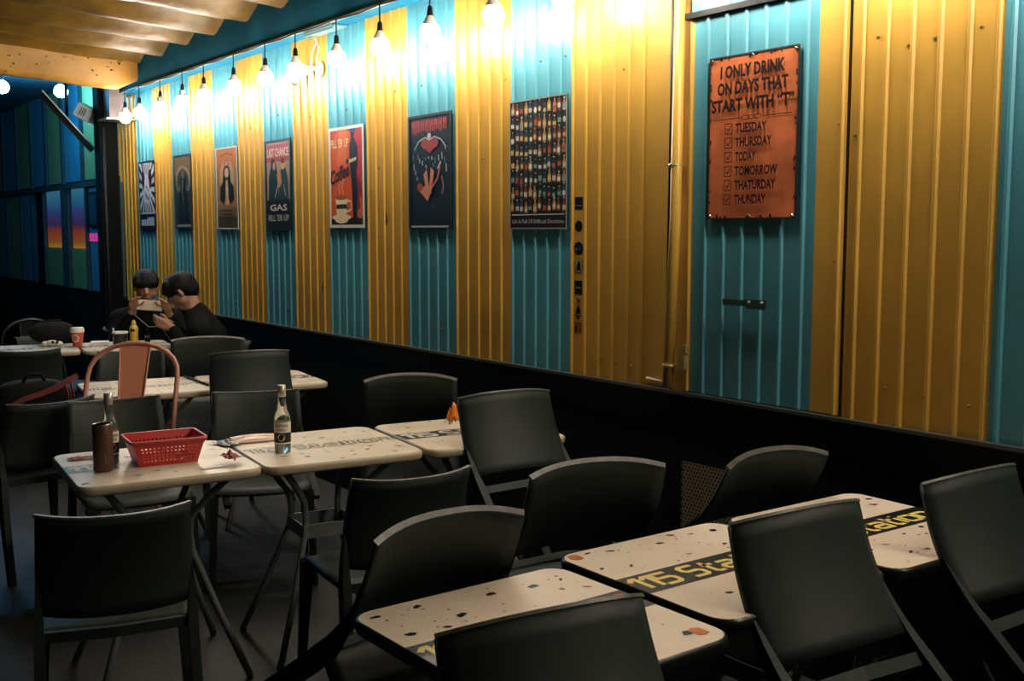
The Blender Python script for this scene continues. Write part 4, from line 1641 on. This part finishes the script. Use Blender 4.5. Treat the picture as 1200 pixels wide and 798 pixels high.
m.lathe([(.045, 0), (.050, .005), (.050, .082)], 18)
m.build('body', BLK, t)
m = MB()
m.lathe([(.050, .080), (.054, .082), (.054, .094), (.048, .094), (.047, .084)], 18, cap=False)
m.build('rim', WHITE, t)
m = MB()
m.tube([(-.045, 0, .09), (-.048, 0, .12)], .005, 6)
m.build('spoon', WHITE, t)
t = thing('pepper_mill', 'slim dark bottle with a pale shoulder on the condiment table', 'bottle', (2.435, 7.70, TT), -YAW)
m = MB()
m.lathe([(.018, 0), (.019, .004), (.019, .07), (.010, .085), (.010, .11)], 14)
m.build('body', DARK, t)
m = MB()
m.lathe([(.0195, .05), (.0195, .066)], 14, cap=False)
m.build('band', STEEL, t)
t = thing('napkin_stack', 'stack of white napkins on the condiment table', 'napkins', (2.150, 7.88, TT), math.radians(-15))
m = MB()
for k in range(4):
    m.box((.002 * k, -.001 * k, .004 + .006 * k), (.12, .11, .005))
o = m.build('sheets', WHITEP, t)
o['kind'] = 'stuff'
t = thing('menu_card', 'pale striped menu card lying on the condiment table', 'menu', (2.49, 7.62, TT), math.radians(-25))
m = MB()
m.box((0, 0, .003), (.14, .10, .005))
m.build('card', WHITEP, t)
m = MB()
m.box((0, .01, .0062), (.13, .02, .001))
m.build('stripe', DARK, t)
# black crossing straws on the row behind
m = MB()
p0, p1 = at(217, 441, .757), at(244, 451, .757)
m.tube([p0, p1], .006, 6)
tag(m.build('drinking_straw', DARK), 'dark straw lying across the table behind the peach chair', 'straw')

# ---- bags
t = thing('backpack', 'black backpack with a red strap set on a chair seat at the row end', 'backpack', (1.16, 5.395, .452))
FAB = mat('black_fabric', (.005, .006, .0065, 1), .85, spec=.2)
REDS = mat('red_strap', (.16, .022, .018, 1), .6)


def sbox(mm, c_, r_, e_=.55, nu=24, nv=14):
    k0 = len(mm.v)
    mm.sphere((0, 0, 0), 1, nu, nv)
    for q_ in range(k0, len(mm.v)):
        p_ = mm.v[q_]
        mm.v[q_] = tuple(c_[a_] + r_[a_] * math.copysign(abs(p_[a_]) ** e_, p_[a_]) for a_ in range(3))


def at_y(x, y, Y):
    d_ = F + R * ((x - 600) / FPX) - U * ((y - 399) / FPX)
    return EYE + d_ * ((Y - EYE.y) / d_.y)


m = MB()
sbox(m, (0, 0, .205), (.185, .105, .20))
m.build('body', FAB, t)
m = MB()
sbox(m, (0, .115, .14), (.14, .045, .12))
m.build('front_pocket', FAB, t)
m = MB()
m.tube([(-.05, -.04, .395), (-.03, -.05, .435), (.03, -.05, .435), (.05, -.04, .395)], .008, 8)
m.build('handle', FAB, t)
o0 = Vector((1.16, 5.395, .452))
m = MB()
q = [at_y(x, y, Y) - o0 for x, y, Y in ((14, 476, 5.275), (30, 467, 5.272), (47, 462, 5.272), (65, 455, 5.272), (80, 446, 5.275), (91, 440, 5.285))]
m.ribbon(q, .024, .008, (0, 0, 1))
m.build('strap', REDS, t)
for px2 in (76, 83):
    m = MB()
    a = at_y(px2, 447, 5.275) - o0
    m.tube([a, a + Vector((.006, -.004, -.04)), a + Vector((.012, 0, -.09))], .006, 6)
    m.build('strap_loop', REDS, t)
t = thing('shoulder_bag', 'rounded black bag set on the table behind the gamepad', 'bag', (1.90, 8.12, TT))
m = MB()
V = []
m.sphere((0, 0, .084), (.16, .08, .082), 18, 12)
m.build('body', FAB, t)
m = MB()
m.tube([(-.10, 0, .12), (-.05, 0, .17), (.05, 0, .17), (.10, 0, .12)], .006, 8)
m.build('handle', FAB, t)


# ================================================================== PEOPLE
SKIN = mat('skin', (.42, .22, .14, 1), .5)
HAIR = mat('hair_black', (.004, .004, .0045, 1), .7, spec=.25)
CLOTH = mat('black_cloth', (.006, .007, .0075, 1), .9, spec=.15)


def remesh(mb, name, material, parent, voxel):
    me = mb.mesh('tmp', material)
    ob = bpy.data.objects.new('tmp', me)
    COL.objects.link(ob)
    md = ob.modifiers.new('r', 'REMESH')
    md.mode = 'VOXEL'
    md.voxel_size = voxel
    sm = ob.modifiers.new('s', 'SMOOTH')
    sm.factor = .5
    sm.iterations = 4
    dg = bpy.context.evaluated_depsgraph_get()
    dg.update()
    me2 = bpy.data.meshes.new_from_object(ob.evaluated_get(dg))
    bpy.data.objects.remove(ob)
    me2.name = name
    me2.materials.clear()
    me2.materials.append(material)
    for p in me2.polygons:
        p.use_smooth = True
        p.material_index = 0
    o_ = bpy.data.objects.new(name, me2)
    COL.objects.link(o_)
    o_.parent = parent
    return o_


def limb(mb, pts, rads, n=12):
    for (p, r_) in zip(pts, rads):
        mb.sphere(tuple(p), r_, 12, 8)
    for i in range(len(pts) - 1):
        mb.tube([pts[i], pts[i + 1]], [rads[i], rads[i + 1]], n)


def hand(mb, wrist, fwd, side, curl, flip):
    """palm plus four fingers and thumb; fwd towards fingertips, side towards the thumb, curl = direction the fingers bend"""
    fwd, side, curl = fwd.normalized(), side.normalized(), curl.normalized()
    palm = wrist + fwd * .045
    limb(mb, [wrist, palm + side * .015, palm + fwd * .03 + side * .02], [.024, .024, .017])
    limb(mb, [wrist, palm - side * .018, palm + fwd * .03 - side * .022], [.022, .022, .015])
    for k, (o_, L) in enumerate(((.030, .062), (.010, .070), (-.010, .066), (-.029, .052))):
        b_ = palm + fwd * .036 + side * o_
        m1 = b_ + fwd * L * .45 + curl * L * .15
        m2 = m1 + fwd * L * .18 + curl * L * .32
        limb(mb, [b_, m1, m2], [.0095, .0088, .0075], 8)
    b_ = wrist + fwd * .025 + side * .026
    limb(mb, [b_, b_ + side * .028 + fwd * .020 + curl * .012, b_ + side * .030 + fwd * .048 + curl * .028], [.013, .011, .009], 8)


def person(label, head, look, neck, pelvis, shoulders, arms, knees, feet, hairstyle):
    t_ = thing('person', label, 'person', (pelvis[0], pelvis[1], 0))
    off = Vector((pelvis[0], pelvis[1], 0))
    V3 = lambda p: Vector(p) - off
    head, neck, pelvis = V3(head), V3(neck), V3(pelvis)
    look = Vector(look).normalized()
    rt = look.cross(Vector((0, 0, 1))).normalized()
    up = rt.cross(look).normalized()
    mb = MB()
    # skull, jaw
    def hp(a, b, c_):
        return head + rt * a + look * b + up * c_
    limb(mb, [hp(0, -.022, .032), hp(0, .022, .030)], [.086, .080])
    limb(mb, [hp(0, .030, -.02), hp(0, .045, -.075)], [.066, .040])
    limb(mb, [hp(-.035, .02, -.04), hp(.035, .02, -.04)], [.042, .042])
    limb(mb, [hp(0, .096, .018), hp(0, .112, -.018)], [.010, .015], 8)   # nose
    limb(mb, [hp(-.018, .088, -.056), hp(.018, .088, -.056)], [.009, .009], 8)   # lips
    for s in (-1, 1):
        limb(mb, [hp(s * .083, -.004, .016), hp(s * .085, -.008, -.018)], [.016, .012], 8)
    limb(mb, [hp(0, -.030, -.05), neck + Vector((0, 0, -.03))], [.055, .060])
    hands = []
    for a in arms:
        el, wr = V3(a['elbow']), V3(a['wrist'])
        limb(mb, [el.lerp(wr, .5), wr], [.036, .027])
        hand(mb, wr, Vector(a['fwd']), Vector(a['side']), Vector(a['curl']), 1)
    # hidden core so the body is one figure
    limb(mb, [neck + Vector((0, 0, -.03)), neck.lerp(pelvis, .5), pelvis], [.05, .08, .09])
    for a in arms:
        limb(mb, [neck + Vector((0, 0, -.09)), V3(a['shoulder']), V3(a['elbow']), V3(a['elbow']).lerp(V3(a['wrist']), .5)], [.05, .05, .038, .036])
    for kx, ft in zip(knees, feet):
        limb(mb, [pelvis, V3(kx), V3(ft)], [.075, .05, .035])
        fd = (V3(kx) - pelvis)
        fd.z = 0
        fd.normalize()
        limb(mb, [V3(ft), V3(ft) + fd * .13 + Vector((0, 0, -.025))], [.04, .03])
    body = remesh(mb, 'body', SKIN, t_, .0075)
    # eyes
    for s in (-1, 1):
        e_ = MB()
        e_.sphere(tuple(hp(s * .032, .088, .016)), (.011, .011, .006), 8, 6)
        e_.build('eye', BLK, t_)
        e_ = MB()
        e_.tube([hp(s * .015, .100, .036), hp(s * .048, .090, .038)], .005, 6)
        e_.build('eyebrow', HAIR, t_)
    # hair
    hb = MB()
    limb(hb, [hp(0, -.034, .042), hp(0, .020, .052)], [.098, .090])
    limb(hb, [hp(0, -.055, .0), hp(0, -.045, -.035)], [.075, .055])
    for s in (-1, 1):
        limb(hb, [hp(s * .062, -.01, .05), hp(s * .070, .018, .028)], [.038, .026])
    if hairstyle:
        for k in range(7):
            u = -.06 + .02 * k
            limb(hb, [hp(u, .060, .085), hp(u * 1.1, .094, .058 + .004 * (k % 2))], [.028, .014], 8)
    else:
        for k in range(7):
            u = -.06 + .02 * k
            limb(hb, [hp(u, .050, .095), hp(u * 1.05, .100, .056 - .006 * (k % 2))], [.030, .014], 8)
    remesh(hb, 'hair', HAIR, t_, .009)
    # clothes
    cb = MB()
    sh = [V3(a['shoulder']) for a in arms]
    mid = (sh[0] + sh[1]) / 2
    limb(cb, [neck + Vector((0, 0, -.045)), mid + Vector((0, 0, -.04)), mid.lerp(pelvis, .5), pelvis], [.070, .115, .150, .165])
    limb(cb, [sh[0], sh[1]], [.082, .082])
    for q_ in sh:
        limb(cb, [neck + Vector((0, 0, -.035)), q_], [.078, .085])
    back = -look * .03
    back.z = 0
    limb(cb, [neck + back + Vector((0, 0, -.015)), mid + back * 2 + Vector((0, 0, -.05))], [.074, .12])
    limb(cb, [sh[0].lerp(pelvis, .45), sh[1].lerp(pelvis, .45)], [.10, .10])
    limb(cb, [sh[0].lerp(pelvis, .8), sh[1].lerp(pelvis, .8)], [.10, .10])
    remesh_parts = cb
    for a in arms:
        el, wr = V3(a['elbow']), V3(a['wrist'])
        limb(cb, [V3(a['shoulder']), el, el.lerp(wr, a.get('sleeve', .82))], [.075, .058, .044])
    remesh(cb, 'jacket', CLOTH, t_, .012)
    tb = MB()
    for kx, ft in zip(knees, feet):
        limb(tb, [pelvis + (V3(kx) - pelvis) * .1, V3(kx), V3(ft) + Vector((0, 0, .05))], [.105, .075, .055])
    remesh(tb, 'trousers', CLOTH, t_, .014)
    for kx, ft in zip(knees, feet):
        sb_ = MB()
        fd = (V3(kx) - pelvis)
        fd.z = 0
        fd.normalize()
        limb(sb_, [V3(ft) + Vector((0, 0, -.01)) - fd * .04, V3(ft) + fd * .05 + Vector((0, 0, -.02)), V3(ft) + fd * .14 + Vector((0, 0, -.028))], [.05, .046, .04])
        remesh(sb_, 'shoe', BLK, t_, .01)
    return t_


# person behind the white phone, facing the camera side
tc_ = Vector((-.30, -.95, 0))
side1 = Vector((.95, -.30, 0))
H1 = Vector((2.635, 8.32, 1.125))
ph1 = Vector((2.590, 8.105, 1.000))
dirp = Vector((.807, -.59, -.06)).normalized()
person('person in black holding a white phone up before the face at the far table',
       H1, (-.30, -.93, -.22), H1 + Vector((.02, .06, -.16)), (2.72, 8.53, .555), None,
       [dict(shoulder=H1 + Vector((.205, .02, -.25)), elbow=H1 + Vector((.26, -.10, -.42)), wrist=ph1 + dirp * .118 + Vector((.02, .02, -.045)),
             fwd=Vector((-.30, -.45, .75)), side=-dirp + Vector((0, -.1, .3)), curl=-dirp),
        dict(shoulder=H1 + Vector((-.165, .14, -.25)), elbow=H1 + Vector((-.24, .04, -.42)), wrist=ph1 - dirp * .118 + Vector((0, .03, -.045)),
             fwd=Vector((-.1, -.5, .75)), side=dirp + Vector((0, -.1, .3)), curl=dirp)],
       [(2.72, 8.10, .50), (2.50, 8.18, .50)], [(2.74, 8.06, .06), (2.50, 8.14, .06)], True)
t = thing('smartphone', 'white phone held sideways in front of a face', 'phone', ph1)
nrm = Vector((-.50, -.80, .25)).normalized()
upv = nrm.cross(dirp).normalized() * -1
rot = Matrix((dirp, nrm, dirp.cross(nrm))).transposed()
m = MB()
m.box((0, 0, 0), (.185, .010, .078), 0, rot)
m.build('case', mat('phone_white', (.66, .58, .46, 1), .4), t, bevel=.004)
m = MB()
m.box(tuple(rot @ Vector((.06, -.006, .02))), (.022, .003, .022), 0, rot)
m.build('lens', BLK, t)
# person bent over a phone, seen from behind the shoulder
H2 = Vector((2.595, 7.42, 1.128))
ph2 = Vector((2.475, 7.50, .925))
person('person in black bent over a phone beside the striped wall',
       H2, (-.74, .42, -.52), H2 + Vector((.070, -.040, -.125)), (2.73, 7.22, .555), None,
       [dict(shoulder=H2 + Vector((.20, .10, -.26)), elbow=H2 + Vector((.10, .20, -.36)), wrist=ph2 + Vector((.075, .06, -.02)),
             fwd=Vector((-.8, .0, .25)), side=Vector((-.1, -.5, .8)), curl=Vector((-.2, -.9, .1))),
        dict(shoulder=H2 + Vector((.05, -.19, -.26)), elbow=H2 + Vector((-.02, -.10, -.39)), wrist=ph2 + Vector((.035, -.10, -.035)),
             fwd=Vector((-.75, .45, .35)), side=Vector((.1, .2, 1)), curl=Vector((.2, .9, .2)))],
       [(2.48, 7.28, .52), (2.50, 7.10, .52)], [(2.46, 7.28, .06), (2.48, 7.08, .06)], False)
t = thing('smartphone', 'dark phone held low in the hands of the bent person', 'phone', ph2)
n2 = Vector((.55, -.35, .75)).normalized()
a2 = Vector((.62, -.30, -.55))
a2 = (a2 - n2 * a2.dot(n2)).normalized()
rot = Matrix((a2, n2, a2.cross(n2))).transposed()
m = MB()
m.box((0, 0, 0), (.15, .009, .072), 0, rot)
m.build('case', DARK, t, bevel=.003)
m = MB()
m.box(tuple(rot @ Vector((0, .005, 0))), (.14, .002, .066), 0, rot)
m.build('screen', mat('screen_dim', (.02, .02, .02, 1), .1, emit=(.4, .45, .5, 1), estr=.25), t)
m = MB()
m.tube([ph1 - dirp * .10 + Vector((0, -.01, -.02)), ph1 - dirp * .12 + Vector((0, -.02, -.08)), ph1 - dirp * .03 + Vector((0, -.05, -.16)), ph2 + Vector((-.01, -.0, -.03)), ph2 + Vector((.02, -.10, -.12)), ph2 + Vector((.10, -.18, -.20))], .0035, 6)
tag(m.build('charging_cable', mat('cable_beige', (.34, .30, .22, 1), .5)), 'beige charging cable hanging from the white phone', 'cable')
